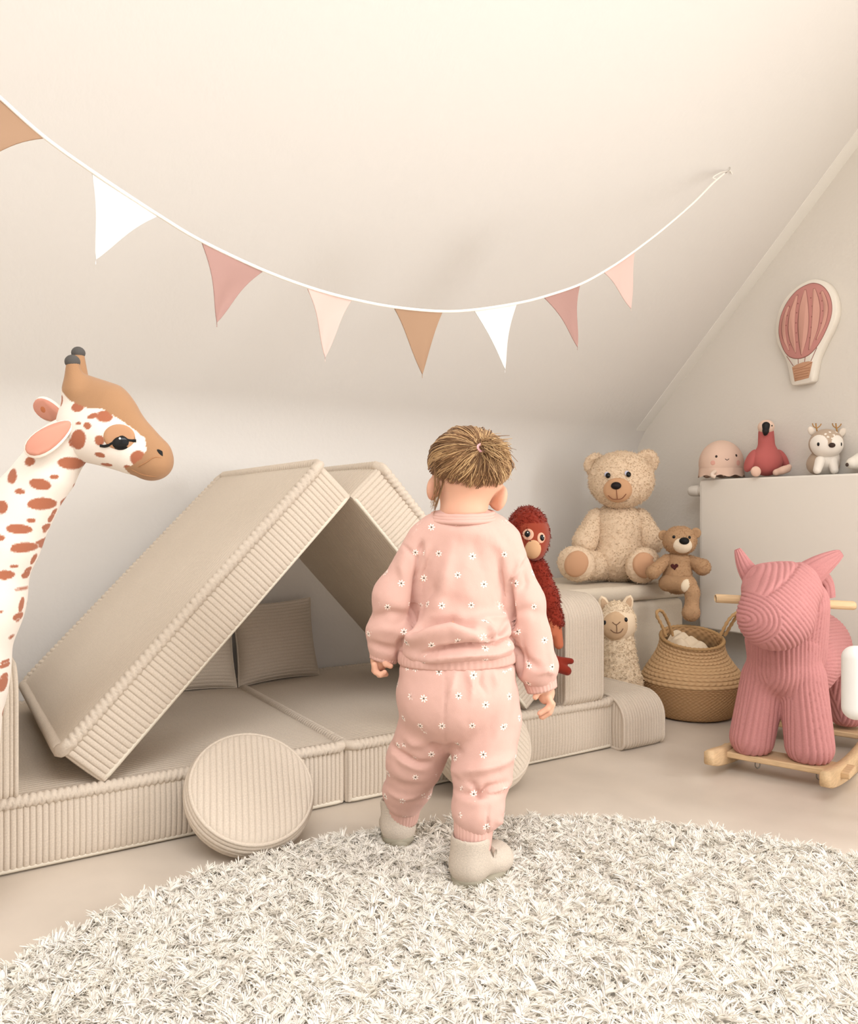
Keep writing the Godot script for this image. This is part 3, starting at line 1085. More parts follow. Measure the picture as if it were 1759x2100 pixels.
	shoe(t, ch(817, 1733, -0.085), 0.1, -0.10, 0.004)
	shoe(t, ch(962, 1805, 0.095), -0.78, 0.0, 0.016)
	hair(t)

func shoe(t: Node3D, at: Vector3, turn: float, pitch: float, lift: float) -> void:
	if not M.has("felt"):
		M.felt = grain(mat(Color(0.83, 0.775, 0.71), 0.95, 0.3), 9.0, noise_tex(0.06, 3, 0.84, 1.0, 41), noise_tex(0.12, 3, 0.0, 1.0, 42), 0.06)
		M.sole = mat(Color(0.60, 0.57, 0.50), 0.7)
	var pr := [cap(Vector3(0, 0.034, 0.0), Vector3(0, 0.027, -0.078), 0.033, 0.027, 0.02), ell(Vector3(0, 0.022, -0.07), Vector3(0.036, 0.022, 0.034), 0.02), cap(Vector3(0, 0.035, 0.002), Vector3(0, 0.078, -0.004), 0.034, 0.037, 0.015),
		cut(cap(Vector3(0, 0.068, -0.004), Vector3(0, 0.13, -0.01), 0.030, 0.036, 0.006)), cut(cap(Vector3(0, 0.12, -0.004), Vector3(0, 0.2, -0.004), 0.045, 0.1, 0.004)),
		cut(ell(Vector3(0, -0.022, -0.03), Vector3(0.09, 0.026, 0.13), 0.004))]
	var b := obj("shoe", soften(nets(pr, 0.0032)), M.felt, t)
	b.position = Vector3(at.x, lift, at.z)
	b.basis = Basis(Vector3.UP, turn) * Basis(Vector3.RIGHT, pitch)
	if pitch != 0.0: b.position.y += 0.012
	var out := PackedVector2Array()
	for k in 36:
		var a := TAU * k / 36
		out.append(Vector2(cos(a) * (0.0355 + 0.003 * sin(a)), sin(a) * 0.074 + 0.036))
	var so := obj("sole", slab(out, 0.015, 0.004), M.sole, b)
	so.rotation.x = -PI / 2
	so.position.y = 0.005
	var heel := ball(Vector3(0.0325, 0.016, 0.03), 20, 10)
	var hc := obj("heel_cap", heel, M.sole, b)
	hc.position = Vector3(0, 0.011, 0.0045)
	var st := []
	for k in 13:
		var a := -1.2 + 2.4 * k / 12
		st.append(Vector3(sin(a) * 0.0345, 0.050 + 0.006 * cos(a), -0.035 - cos(a) * 0.006))
	obj("strap", tube(st, 0.0035, 6, true, Vector2(1, 2.6)), M.felt, b)

func hair(t: Node3D) -> void:
	rng.seed = 99
	var c := ch(962, 956, -0.012)
	var roll := Basis(Vector3.BACK, -0.12)
	var rad := Vector3(0.081, 0.074, 0.089)
	var dark := lin(Color(0.43, 0.31, 0.205))
	var mid := lin(Color(0.60, 0.45, 0.31))
	var pale := lin(Color(0.80, 0.66, 0.48))
	# hairline: elevation of the lower edge by azimuth (0 = back, PI = forehead)
	var line := func(az: float) -> float:
		var f := absf(wrapf(az, -PI, PI)) / PI
		if f < 0.28: return lerpf(-0.47, -0.40, f / 0.28)
		if f < 0.5: return lerpf(-0.40, 0.02, (f - 0.28) / 0.22)
		return lerpf(0.02, 0.36, (f - 0.5) / 0.5)
	var dirn := func(az: float, el: float) -> Vector3:
		return Vector3(sin(az) * cos(el), sin(el), cos(az) * cos(el))
	var rows := []
	var mb := MB.new()
	for j in 15:
		var row := PackedVector3Array()
		for i in 72:
			var az := TAU * i / 72.0
			var lo: float = line.call(az) + 0.10 + 0.05 * sin(az * 23.0)
			var el := lerpf(lo, PI / 2 - 0.01, j / 14.0)
			var k := 0.96 + 0.04 * minf(1.0, j / 3.0)
			row.append(c + roll * (dirn.call(az, el) * rad * k))
		rows.append(row)
	mb.grid(rows, true)
	for q in mb.v.size(): mb.c.append(dark.lerp(mid, 0.4 + 0.3 * sin(q * 12.9898)))
	M.hair = vcol(0.5, 0.15)
	var cap_ := obj("hair", mb, M.hair, t)
	var tie := (Basis(Vector3.BACK, -0.0) * Vector3(0.021, 0.034, 0.079)).normalized()
	tie = roll.inverse() * tie
	var st := MB.new()
	var fly := FastNoiseLite.new()
	fly.seed = 8
	fly.frequency = 9.0
	for k in 2300:
		var az := rng.randf_range(-PI, PI)
		var lo: float = line.call(az)
		var f := pow(rng.randf(), 1.6)
		var el := lerpf(lo - 0.04, 1.2, f * 0.85) + rng.randf_range(-0.12, 0.05) - 0.07 * maxf(0.0, sin(az * 4.0 + 0.8))
		var d0: Vector3 = dirn.call(az, el)
		var ang := acos(clampf(d0.dot(tie), -1.0, 1.0))
		if ang < 0.12 or ang > 2.7: continue
		var n := 9
		var path := []
		var puff := rng.randf_range(0.99, 1.07) + (0.05 if rng.randf() < 0.04 else 0.0)
		var side := rng.randf_range(-0.10, 0.10)
		var ax := d0.cross(tie).normalized()
		for q in n:
			var g := q / (n - 1.0)
			var dd := d0.rotated(ax, ang * g)
			dd = (dd + ax * side * sin(PI * g)).normalized()
			var lift := lerpf(1.0, puff, sin(PI * g) * 0.8 + 0.1) + 0.008 * sin(g * 9.0 + k)
			path.append(c + roll * (dd * rad * lift))
		var w := rng.randf_range(0.0006, 0.0013)
		var tone := clampf(0.5 + fly.get_noise_2d(az * 0.35, el * 0.2) * 1.3 + rng.randf_range(-0.45, 0.45), 0.0, 1.0)
		var col := dark.lerp(mid, tone * 2.0) if tone < 0.5 else mid.lerp(pale, tone * 2.0 - 1.0)
		st.add(_c(tube(path, func(f2, _s, _a): return w * (1.0 - 0.75 * absf(2.0 * f2 - 1.0) * f2), 4, false), col))
	# fine short hair along the nape
	for k in 420:
		var az := rng.randf_range(-1.3, 1.3)
		var el: float = line.call(az) + rng.randf_range(-0.20, 0.10)
		var d0: Vector3 = dirn.call(az, el)
		var ax := d0.cross(tie).normalized()
		var path := []
		var sw := rng.randf_range(-0.12, 0.12)
		for q in 5: path.append(c + roll * ((d0.rotated(ax, 0.30 * q / 4.0) + Vector3(sw * q / 4.0, 0, 0)).normalized() * rad * (0.985 + 0.010 * q)))
		st.add(_c(tube(path, func(f2, _s, _a): return 0.00022 + 0.0006 * f2, 3, false), dark.lerp(mid, rng.randf_range(0.3, 1.3))))
	# the short messy tail
	var root := c + roll * (tie * rad * 1.03)
	for k in 420:
		var out := (roll * tie + Vector3(rng.randf_range(-0.2, 1.0), rng.randf_range(-0.35, 0.75), rng.randf_range(-0.3, 0.3))).normalized()
		var len_ := rng.randf_range(0.03, 0.075)
		var drop := rng.randf_range(0.2, 1.5)
		var curl := rng.randf_range(-0.016, 0.016)
		var path := []
		for q in 8:
			var g := q / 7.0
			var p := root + Vector3(rng.randf_range(-1, 1), rng.randf_range(-1, 1), 0) * 0.001 + out * len_ * (g - 0.25 * g * g) + Vector3(0.014 * g * g, -drop * len_ * g * g * 0.75, 0.0) + Vector3(sin(g * 6.0 + k) * curl * g, 0, cos(g * 5.0 + k) * curl * g)
			var rel := roll.inverse() * (p - c)
			var m := (rel / rad).length()
			if m < 1.04: p = c + roll * (rel / m * (1.04 + 0.03 * sin(k * 1.7)))
			path.append(p)
		var tone := rng.randf()
		var col := mid.lerp(pale, minf(1.0, tone * 1.2)) if tone > 0.22 else dark.lerp(mid, tone * 3.0)
		var w := rng.randf_range(0.0007, 0.0013)
		st.add(_c(tube(path, func(f2, _s, _a): return w * (1.0 - 0.6 * f2), 4, false), col))
	# long loose strands beside the left ear, wisps at nape and crown
	for k in 26:
		var x0 := rng.randf_range(-8, 10)
		var wv := rng.randf_range(-5, 5)
		var z0 := rng.randf_range(0.01, 0.045)
		var low := rng.randf_range(1015, 1058)
		var path := []
		for q in 8:
			var g := q / 7.0
			var y := lerpf(948, low, g)
			path.append(ch(893 + x0 + 7.0 * (1.0 - g) * (1.0 - g) + sin(g * 3.0 + x0 * 0.1) * 7.0 + wv * g - g * g * 6.0, y, lerpf(z0, z0 * 0.6 + 0.012, g)))
		var w := rng.randf_range(0.0006, 0.0011)
		st.add(_c(tube(path, func(f2, _s, _a): return w * (1.0 - 0.6 * f2), 4, false), dark.lerp(mid, rng.randf() * 1.2)))
	for k in 60:
		var az := rng.randf_range(-2.2, 2.2)
		var el := rng.randf_range(0.2, 1.3)
		var d0: Vector3 = dirn.call(az, el)
		var path := []
		var sx := rng.randf_range(-0.03, 0.03)
		for q in 6:
			var g := q / 5.0
			path.append(c + roll * (d0 * rad * (1.01 + 0.09 * g)) + roll * (d0.cross(tie).normalized() * sx + (tie - d0) * 0.035) * g)
		st.add(_c(tube(path, 0.0004, 3, false), mid.lerp(pale, rng.randf())))
	obj("strands", st, M.hair, cap_).set_meta("kind", "stuff")
	var ring := []
	for q in 16: ring.append(Vector3(cos(TAU * q / 16), 0, sin(TAU * q / 16)) * 0.0075)
	var tie_o := obj("hair_tie", closed_tube(ring, func(_s, _a): return 0.003, 8), mat(Color(0.95, 0.72, 0.72), 0.7), cap_)
	tie_o.position = root
	tie_o.basis = Basis(Quaternion(Vector3.UP, (roll * tie).normalized()))

func _c(m: MB, col: Color) -> MB:
	m.c.resize(m.v.size())
	m.c.fill(col)
	return m

# ---------------------------------------------------------------- soft toys
var D0 := 1.0
var P0 := 0.0
# a point of a toy in its own frame: measured pixel, dz metres nearer than the toy's axis
func q(px: float, py: float, dz := 0.0) -> Vector3:
	var d := D0 - dz
	return Vector3((px - CX) / F * d - (P0 - CX) / F * D0, 0.7 - (py - CY) / F * d, dz)

func u(px: float) -> float:
	return px / F * D0

func toy(called: String, label: String, cat: String, px: float, d: float, group := "") -> Node3D:
	D0 = d
	P0 = px
	var g := pt(px, CY, d)
	return thing(called, label, cat, Vector3(g.x, 0, g.z), YAW, group)

# where a field is met when coming from the front, along z
func skin_z(pr: Array, x: float, y: float, z0 := 0.25) -> float:
	var z := z0
	for k in 400:
		var d := field(pr, Vector3(x, y, z))
		if d < 0.0001: return z
		z -= maxf(d * 0.8, 0.0001)
		if z < -z0: break
	return 0.0

func on_skin(pr: Array, px: float, py: float, lift := 0.0, guess := 0.05) -> Vector3:
	var p := q(px, py, guess)
	for k in 3:
		var z := skin_z(pr, p.x, p.y)
		p = q(px, py, z)
	return p + Vector3(0, 0, lift)

func normal_at(pr: Array, p: Vector3) -> Vector3:
	var e := 0.002
	return Vector3(field(pr, p + Vector3(e, 0, 0)) - field(pr, p - Vector3(e, 0, 0)), field(pr, p + Vector3(0, e, 0)) - field(pr, p - Vector3(0, e, 0)), field(pr, p + Vector3(0, 0, e)) - field(pr, p - Vector3(0, 0, e))).normalized()

# a flat button or patch of cloth sewn on the skin: half sizes rx, ry, bulging out by rz
func patch(called: String, pr: Array, px: float, py: float, rx: float, ry: float, rz: float, m: Material, parent: Node, spin := 0.0, sink := 0.0) -> MeshInstance3D:
	var p := on_skin(pr, px, py)
	var n := normal_at(pr, p)
	var o := obj(called, ball(Vector3(rx, ry, rz), 18, 10), m, parent)
	var x := Vector3.UP.cross(n).normalized()
	o.basis = Basis(x, n.cross(x), n) * Basis(Vector3.BACK, spin)
	o.position = p - n * sink
	return o

# patch that follows the skin: grid of surface points inside an ellipse, lifted by a hair
func sewn(called: String, pr: Array, px: float, py: float, rx: float, ry: float, spin: float, lift: float, m: Material, parent: Node) -> void:
	var rows := []
	for j in 7:
		var row := PackedVector3Array()
		for i in 28:
			var a := TAU * i / 28
			var r := j / 6.0
			var v := Vector2(cos(a) * rx, sin(a) * ry).rotated(spin) * minf(r, 1.0)
			var s := on_skin(pr, px + v.x, py - v.y)
			row.append(s + normal_at(pr, s) * (lift * (1.0 if j < 6 else -0.6)))
		rows.append(row)
	rows.reverse()
	var mb := MB.new()
	mb.grid(rows, true)
	obj(called, mb, m, parent)

func stitch(called: String, pr: Array, pts: Array, r: float, m: Material, parent: Node) -> void:
	var path := []
	for p in smooth_path(pts, pts.size() * 4): path.append(on_skin(pr, p.x, p.y, r * 0.3))
	obj(called, tube(path, r, 6), m, parent)

# short pile over a mesh
func fuzz(mesh: Mesh, count: int, length: float, width: float, col: Color, spread: float, parent: Node, seed_: int, lean := 0.7, keep = null) -> void:
	var r := RandomNumberGenerator.new()
	r.seed = seed_
	var arr := mesh.surface_get_arrays(0)
	var v: PackedVector3Array = arr[Mesh.ARRAY_VERTEX]
	var n: PackedVector3Array = arr[Mesh.ARRAY_NORMAL]
	var ix: PackedInt32Array = arr[Mesh.ARRAY_INDEX]
	var acc := PackedFloat32Array()
	var sum := 0.0
	for k in range(0, ix.size(), 3):
		sum += (v[ix[k + 1]] - v[ix[k]]).cross(v[ix[k + 2]] - v[ix[k]]).length()
		acc.append(sum)
	var xf := []
	var cols := []
	var base := lin(col)
	for k in count:
		var t := acc.bsearch(r.randf() * sum) * 3
		if t >= ix.size(): continue
		var a := r.randf()
		var b := r.randf() * (1.0 - a)
		var p := v[ix[t]] * a + v[ix[t + 1]] * b + v[ix[t + 2]] * (1.0 - a - b)
		var nn := n[ix[t]]
		if keep != null and not keep.call(p, nn): continue
		var y := (nn + Vector3(r.randf_range(-1, 1), r.randf_range(-1, 0.6), r.randf_range(-1, 1)) * lean).normalized()
		var x := y.cross(Vector3(r.randf(), r.randf(), r.randf() + 0.1)).normalized()
		var s := r.randf_range(0.6, 1.15)
		xf.append(Transform3D(Basis(x * s, y * s, x.cross(y) * s), p - nn * length * 0.15))
		var g := 1.0 + r.randf_range(-spread, spread)
		cols.append(Color(base.r * g, base.g * g, base.b * g))
	var path := []
	for k in 4:
		var f := k / 3.0
		path.append(Vector3(0.35 * length * f * f, length * (f - 0.25 * f * f), 0.15 * length * sin(f * 3.0)))
	var mb := tube(path, [width, width * 0.95, width * 0.7, width * 0.2], 3, false)
	if not M.has("fuzz"): M.fuzz = vcol(0.9)
	stuff("pile", mb.mesh(), M.fuzz, xf, cols, parent)

func noise3(seed_: int, freq: float) -> FastNoiseLite:
	var f := FastNoiseLite.new()
	f.seed = seed_
	f.frequency = freq
	f.fractal_octaves = 2
	return f

func in_poly(p: Vector2, poly: PackedVector2Array) -> bool:
	return Geometry2D.is_point_in_polygon(p, poly)

func giraffe() -> void:
	var t := toy("giraffe_plush", "tall white plush giraffe with rust brown spots standing at the left picture edge", "soft toy", -60, 1.33)
	var neck := [cap(q(-130, 1640), q(-101, 1390), u(108), u(100), 0.03), cap(q(-101, 1390), q(-51, 1235), u(100), u(86), 0.03), cap(q(-51, 1235), q(5, 1098), u(86), u(69), 0.03),
		cap(q(6, 1098), q(49, 1030), u(69), u(56), 0.03), cap(q(49, 1030), q(96, 968), u(56), u(49), 0.03), cap(q(96, 968), q(126, 916), u(49), u(42), 0.03), cap(q(126, 916), q(168, 890), u(42), u(48), 0.03)]
	var head := [ell(q(182, 868), Vector3(u(62), u(58), u(52)), 0.025), cap(q(185, 898), q(262, 926), u(50), u(36), 0.025, 1.1), cap(q(226, 886), q(306, 944), u(54), u(36), 0.03, 1.1), ell(q(316, 950), Vector3(u(37), u(33), u(38)), 0.015),
		cap(q(172, 804), q(226, 826), u(36), u(40), 0.03, 0.95), cap(q(255, 858), q(318, 922), u(26), u(20), 0.03), cap(q(153, 800, 0.02), q(150, 748, 0.022), u(22), u(13), 0.012), cap(q(165, 790, -0.02), q(161, 730, -0.024), u(19), u(12), 0.012)]
	var pr := neck + head
	var white := lin(Color(0.905, 0.862, 0.815))
	var rust := lin(Color(0.655, 0.405, 0.295))
	var tan := lin(Color(0.64, 0.488, 0.355))
	var poly := PackedVector2Array([Vector2(120, 680), Vector2(140, 790), Vector2(146, 808), Vector2(166, 829), Vector2(200, 843), Vector2(232, 845), Vector2(262, 865), Vector2(288, 884), Vector2(309, 902), Vector2(314, 925), Vector2(306, 943), Vector2(283, 957), Vector2(266, 962), Vector2(275, 978), Vector2(300, 1010), Vector2(390, 1010), Vector2(390, 860), Vector2(300, 800), Vector2(240, 740), Vector2(160, 660)])
	var lp := PackedVector2Array()
	for p in poly: lp.append(Vector2(q(p.x, p.y).x, q(p.x, p.y).y))
	var raw := [[159, 835, 13, 9.5, 0], [126, 822, 4, 12, 0.3], [158, 902, 15, 21, 0.45], [145, 909, 8, 10, 0], [179, 873, 7.5, 7, 0.4], [160, 868, 5.5, 3.5, 0], [190, 853, 11, 5, -0.4], [214, 854, 15, 11, 0.1], [204, 903, 9, 10, 0.5], [284, 941, 16, 16, 0], [205, 933, 10, 5, 0.2],
		[146, 950, 21, 12, 0], [61, 946, 11, 9, 0], [219, 953, 13, 3, 0.1], [266, 961, 11, 6, 0.4], [25, 976, 11, 16, -0.25], [82, 993, 18, 11, 0.2], [112, 978, 7, 4.5, 0], [123, 1001, 10, 7, -0.4], [41, 1008, 9, 5.5, 0.1], [87, 1033, 22, 12, -0.1], [4, 1040, 11, 13, 0], [104, 1061, 6, 11, 0.3],
		[65, 1067, 7, 5, 0], [39, 1085, 20, 9.5, 0.1], [85, 1088, 9, 7, -0.5], [-1, 1103, 9, 6, 0], [49, 1122, 23, 12, -0.15], [71, 1149, 6, 14, 0.2], [30, 1160, 8, 5, 0], [10, 1179, 15, 9.5, 0], [53, 1178, 9, 8, -0.6], [19, 1216, 21, 12, -0.2], [46, 1240, 6, 16, 0.2], [27, 1271, 11, 8.5, -0.2], [3, 1253, 6, 5, 0], [4, 1308, 12, 13, 0], [21, 1337, 6, 14, 0.15], [8, 1364, 12, 5, 0], [4, 1402, 11, 16, 0.1], [12, 1460, 5, 12, 0.1], [0, 1500, 8, 10, 0],
		[-40, 1130, 18, 12, 0.3], [-60, 1220, 20, 14, 0], [-50, 1320, 22, 14, 0.4], [-90, 1420, 24, 16, 0], [-60, 1490, 18, 14, 0.3], [-110, 1580, 24, 16, 0]]
	var spots := []
	for s in raw:
		var c := on_skin(pr, s[0], s[1])
		spots.append([c, u(s[2]), u(s[3]), s[4]])
		spots.append([Vector3(c.x + 0.008, c.y + 0.006, -c.z), u(s[2]), u(s[3]), s[4]])
	var paint := func(p: Vector3, _n: Vector3) -> Color:
		if in_poly(Vector2(p.x, p.y), lp): return tan
		for s in spots:
			var r: Vector3 = p - s[0]
			if absf(r.x) > 0.03 or absf(r.y) > 0.03 or absf(r.z) > 0.03: continue
			var v := Vector2(r.x, r.y).rotated(s[3])
			var e := pow(absf(v.x) / s[1], 2.0) + pow(absf(v.y) / s[2], 2.0) + pow(absf(r.z) / (1.8 * s[1]), 2.0)
			if e < 1.0: return rust
			if e < 1.12: return rust.lerp(white, 0.35)
		return white
	M.plush = grain(vcol(0.95, 0.3), 9.0, null, noise_tex(0.3, 2, 0.0, 1.0, 51), 0.05)
	obj("neck", soften(nets(neck, 0.0022), null, paint), M.plush, t)
	obj("head", soften(nets(head, 0.0019), null, paint), M.plush, t)
	# trunk and legs, beyond the picture edge
	var trunk := [ell(q(-250, 1680, -0.02), Vector3(0.17, 0.115, 0.105), 0.03), cap(q(-150, 1640), q(-220, 1670), u(112), u(120), 0.04)]
	obj("trunk", soften(nets(trunk, 0.006), null, func(p, _n): return rust if sin(p.x * 60.0) * sin(p.y * 52.0 + p.z * 40.0) > 0.45 else white), M.plush, t)
	for a in [[-170, 0.05], [-165, -0.07], [-330, 0.05], [-325, -0.07]]:
		var top := q(a[0], 1700, a[1])
		obj("leg", soften(nets([cap(top, Vector3(top.x - 0.005, 0.035, a[1] * 1.15), 0.045, 0.033, 0.01), ell(Vector3(top.x + 0.004, 0.024, a[1] * 1.15), Vector3(0.04, 0.024, 0.036), 0.015)], 0.006), null, func(p, _n): return tan if p.y < 0.05 else white), M.plush, t)
	var black := mat(Color(0.10, 0.095, 0.09), 0.55)
	M.black = black
	M.shiny = mat(Color(0.03, 0.03, 0.035), 0.22)
	M.shiny.metallic_specular = 0.4
	var knob_m := mat(Color(0.33, 0.315, 0.30), 0.9, 0.4)
	for a in [[149, 742, 0.022, 15], [161, 724, -0.024, 14]]:
		var k := obj("horn_tip", ball(Vector3(u(a[3]), u(a[3]) * 0.95, u(a[3])), 16, 10), knob_m, t)
		k.position = q(a[0], a[1], a[2])
	var eye := patch("eye", head, 248, 908, u(20), u(15), u(9), M.shiny, t, 0.05, 0.002)
	var glint := obj("glint", ball(Vector3.ONE * u(2.2), 8, 6), mat(Color(0.97, 0.97, 0.95), 0.3), eye)
	glint.position = Vector3(0.0, u(8), u(8.2))
	var lid := mat(Color(0.70, 0.53, 0.40), 0.9, 0.2)
	sewn("eyelid", head, 245, 896, 35, 28, -0.05, 0.0022, lid, t)
	stitch("eyelid_fold", head, [Vector2(214, 905), Vector2(222, 884), Vector2(245, 875), Vector2(268, 884), Vector2(277, 900)], 0.0012, mat(Color(0.62, 0.45, 0.32), 0.9), t)
	stitch("lashes", head, [Vector2(206, 914), Vector2(218, 915), Vector2(232, 908), Vector2(250, 896), Vector2(264, 903), Vector2(280, 904)], 0.0026, black, t)
	sewn("nostril", head, 333, 931, 15, 4.5, -0.72, 0.0012, black, t)
	stitch("mouth_seam", head, [Vector2(283, 957), Vector2(300, 948), Vector2(316, 938), Vector2(335, 940), Vector2(351, 950)], 0.0009, mat(Color(0.66, 0.48, 0.34), 0.9), t)
	stitch("jaw_seam", head, [Vector2(270, 963), Vector2(295, 974), Vector2(325, 978)], 0.0009, mat(Color(0.66, 0.48, 0.34), 0.9), t)
	var leaf := PackedVector2Array()
	for k in 24:
		var a := TAU * k / 24
		leaf.append(Vector2(cos(a) * u(54), sin(a) * u(25) * (1.0 - 0.25 * cos(a))))
	for s in 2:
		var e := obj("ear", slab(leaf, 0.009, 0.004), mat(Color(0.955, 0.90, 0.85), 0.95, 0.3), t)
		var inner := PackedVector2Array()
		for p in leaf: inner.append(p * Vector2(0.93, 0.86))
		var iy := obj("ear_lining", slab(inner, 0.008, 0.003), mat(Color(0.80, 0.56, 0.48), 0.9, 0.2), e)
		iy.position.z = 0.0035
		if s == 0:
			e.position = q(102, 898, 0.052)
			e.basis = Basis(Vector3.UP, 0.35) * Basis(Vector3.BACK, 0.68) * Basis(Vector3.RIGHT, -0.25)
		else:
			e.position = q(104, 842, -0.045)
			e.basis = Basis(Vector3.UP, -0.5) * Basis(Vector3.BACK, -0.30) * Basis(Vector3.RIGHT, 0.2)
			var sp := obj("ear_spot", ball(Vector3(u(12), u(9), 0.002), 16, 6), mat(Color(0.72, 0.44, 0.30), 0.9), e)
			sp.position = Vector3(-u(12), 0, 0.0062)

func big_bear() -> void:
	var t := toy("teddy_bear", "large cream teddy bear with tan muzzle and foot soles sitting on the white bench", "soft toy", 1268, 3.2)
	var cream := Color(0.90, 0.80, 0.685)
	var parts := {
		"head": [ell(q(1274, 984, 0.03), Vector3(u(66), u(58), u(56)), 0.02), ell(q(1268, 1006, 0.075), Vector3(u(38), u(32), u(38)), 0.03)],
		"body": [cap(q(1267, 1080, 0.0), q(1267, 1136, 0.0), u(50), u(57), 0.03), ell(q(1267, 1150, 0.01), Vector3(u(56), u(38), u(54)), 0.03)]}
	var fur := noise3(61, 90.0)
	var bump := func(p, _n): return fur.get_noise_3d(p.x, p.y, p.z) * 0.004
	M.bear = mat(cream, 0.95, 0.35)
	for k in parts:
		var ms := soften(nets(parts[k], 0.0065), bump)
		var o := obj(k, ms, M.bear, t)
		fuzz(ms, 3800, 0.011, 0.0011, cream, 0.10, o, 5 + k.length())
	for s in [[1222, 954, 24], [1327, 946, 24]]:
		var pr := [ell(q(s[0], s[1], 0.012), Vector3(u(s[2]), u(s[2]), u(11)), 0.01), cut(ell(q(s[0], s[1], 0.036), Vector3(u(s[2] - 9), u(s[2] - 9), u(9)), 0.01))]
		var ms := soften(nets(pr, 0.005), bump)
		fuzz(ms, 700, 0.010, 0.0011, cream, 0.10, obj("ear", ms, M.bear, t), s[0])
	for s in [[1224, 1064, 1199, 1112], [1312, 1064, 1336, 1110]]:
		var ms := soften(nets([cap(q(s[0], s[1], 0.0), q(s[2], s[3], 0.05), u(21), u(25), 0.02)], 0.006), bump)
		fuzz(ms, 1200, 0.010, 0.0011, cream, 0.10, obj("arm", ms, M.bear, t), s[0])
	for s in [[1236, 1160, 1182, 1157, -1.0], [1300, 1160, 1318, 1160, 1.0]]:
		var foot := [cap(q(s[0], s[1], 0.03), q(s[2], s[3], 0.13), u(29), u(30), 0.02), ell(q(s[2], s[3] - 1, 0.145), Vector3(u(37), u(34), u(20)), 0.02, Vector3(0.1, s[4] * 0.35, s[4] * 0.5))]
		var ms := soften(nets(foot, 0.006), bump)
		var leg := obj("leg", ms, M.bear, t)
		fuzz(ms, 1500, 0.010, 0.0011, cream, 0.10, leg, s[2], 0.7, func(_p, n): return n.z < 0.8)
		sewn("foot_sole", foot, s[2] + s[4] * 2.0 + 2.0, s[3] - 0.5, 26, 30, s[4] * 0.45, 0.0075, mat(Color(0.80, 0.62, 0.485), 0.9, 0.2), leg)
	var hd: Array = parts.head
	sewn("muzzle", hd, 1267, 1005, 32, 27, 0.0, 0.0085, mat(Color(0.80, 0.625, 0.48), 0.9, 0.25), t)
	var dark := mat(Color(0.13, 0.10, 0.10), 0.5)
	patch("nose", hd, 1264, 997, u(10), u(7.5), u(6), dark, t, 0.0, -0.010)
	for s in [[1248, 976], [1288, 974]]:
		patch("eye", hd, s[0], s[1], u(5.0), u(5.6), u(3.5), M.shiny, t, 0.0, -0.007)
		patch("eye_white", hd, s[0] - 2.5, s[1] - 2.5, u(5.0), u(5.2), u(1.5), mat(Color(0.78, 0.78, 0.86), 0.5), t, 0.0, -0.006)
	var line := mat(Color(0.55, 0.36, 0.27), 0.8)
	var mz := [ell(q(1268, 1006, 0.075), Vector3(u(39), u(33), u(38)) + Vector3.ONE * 0.009, 0.03)]
	stitch("mouth", mz, [Vector2(1264, 1004), Vector2(1265, 1014), Vector2(1266, 1023)], 0.0016, line, t)
	stitch("mouth", mz, [Vector2(1247, 1016), Vector2(1256, 1023), Vector2(1266, 1024), Vector2(1276, 1022), Vector2(1284, 1013)], 0.0016, line, t)

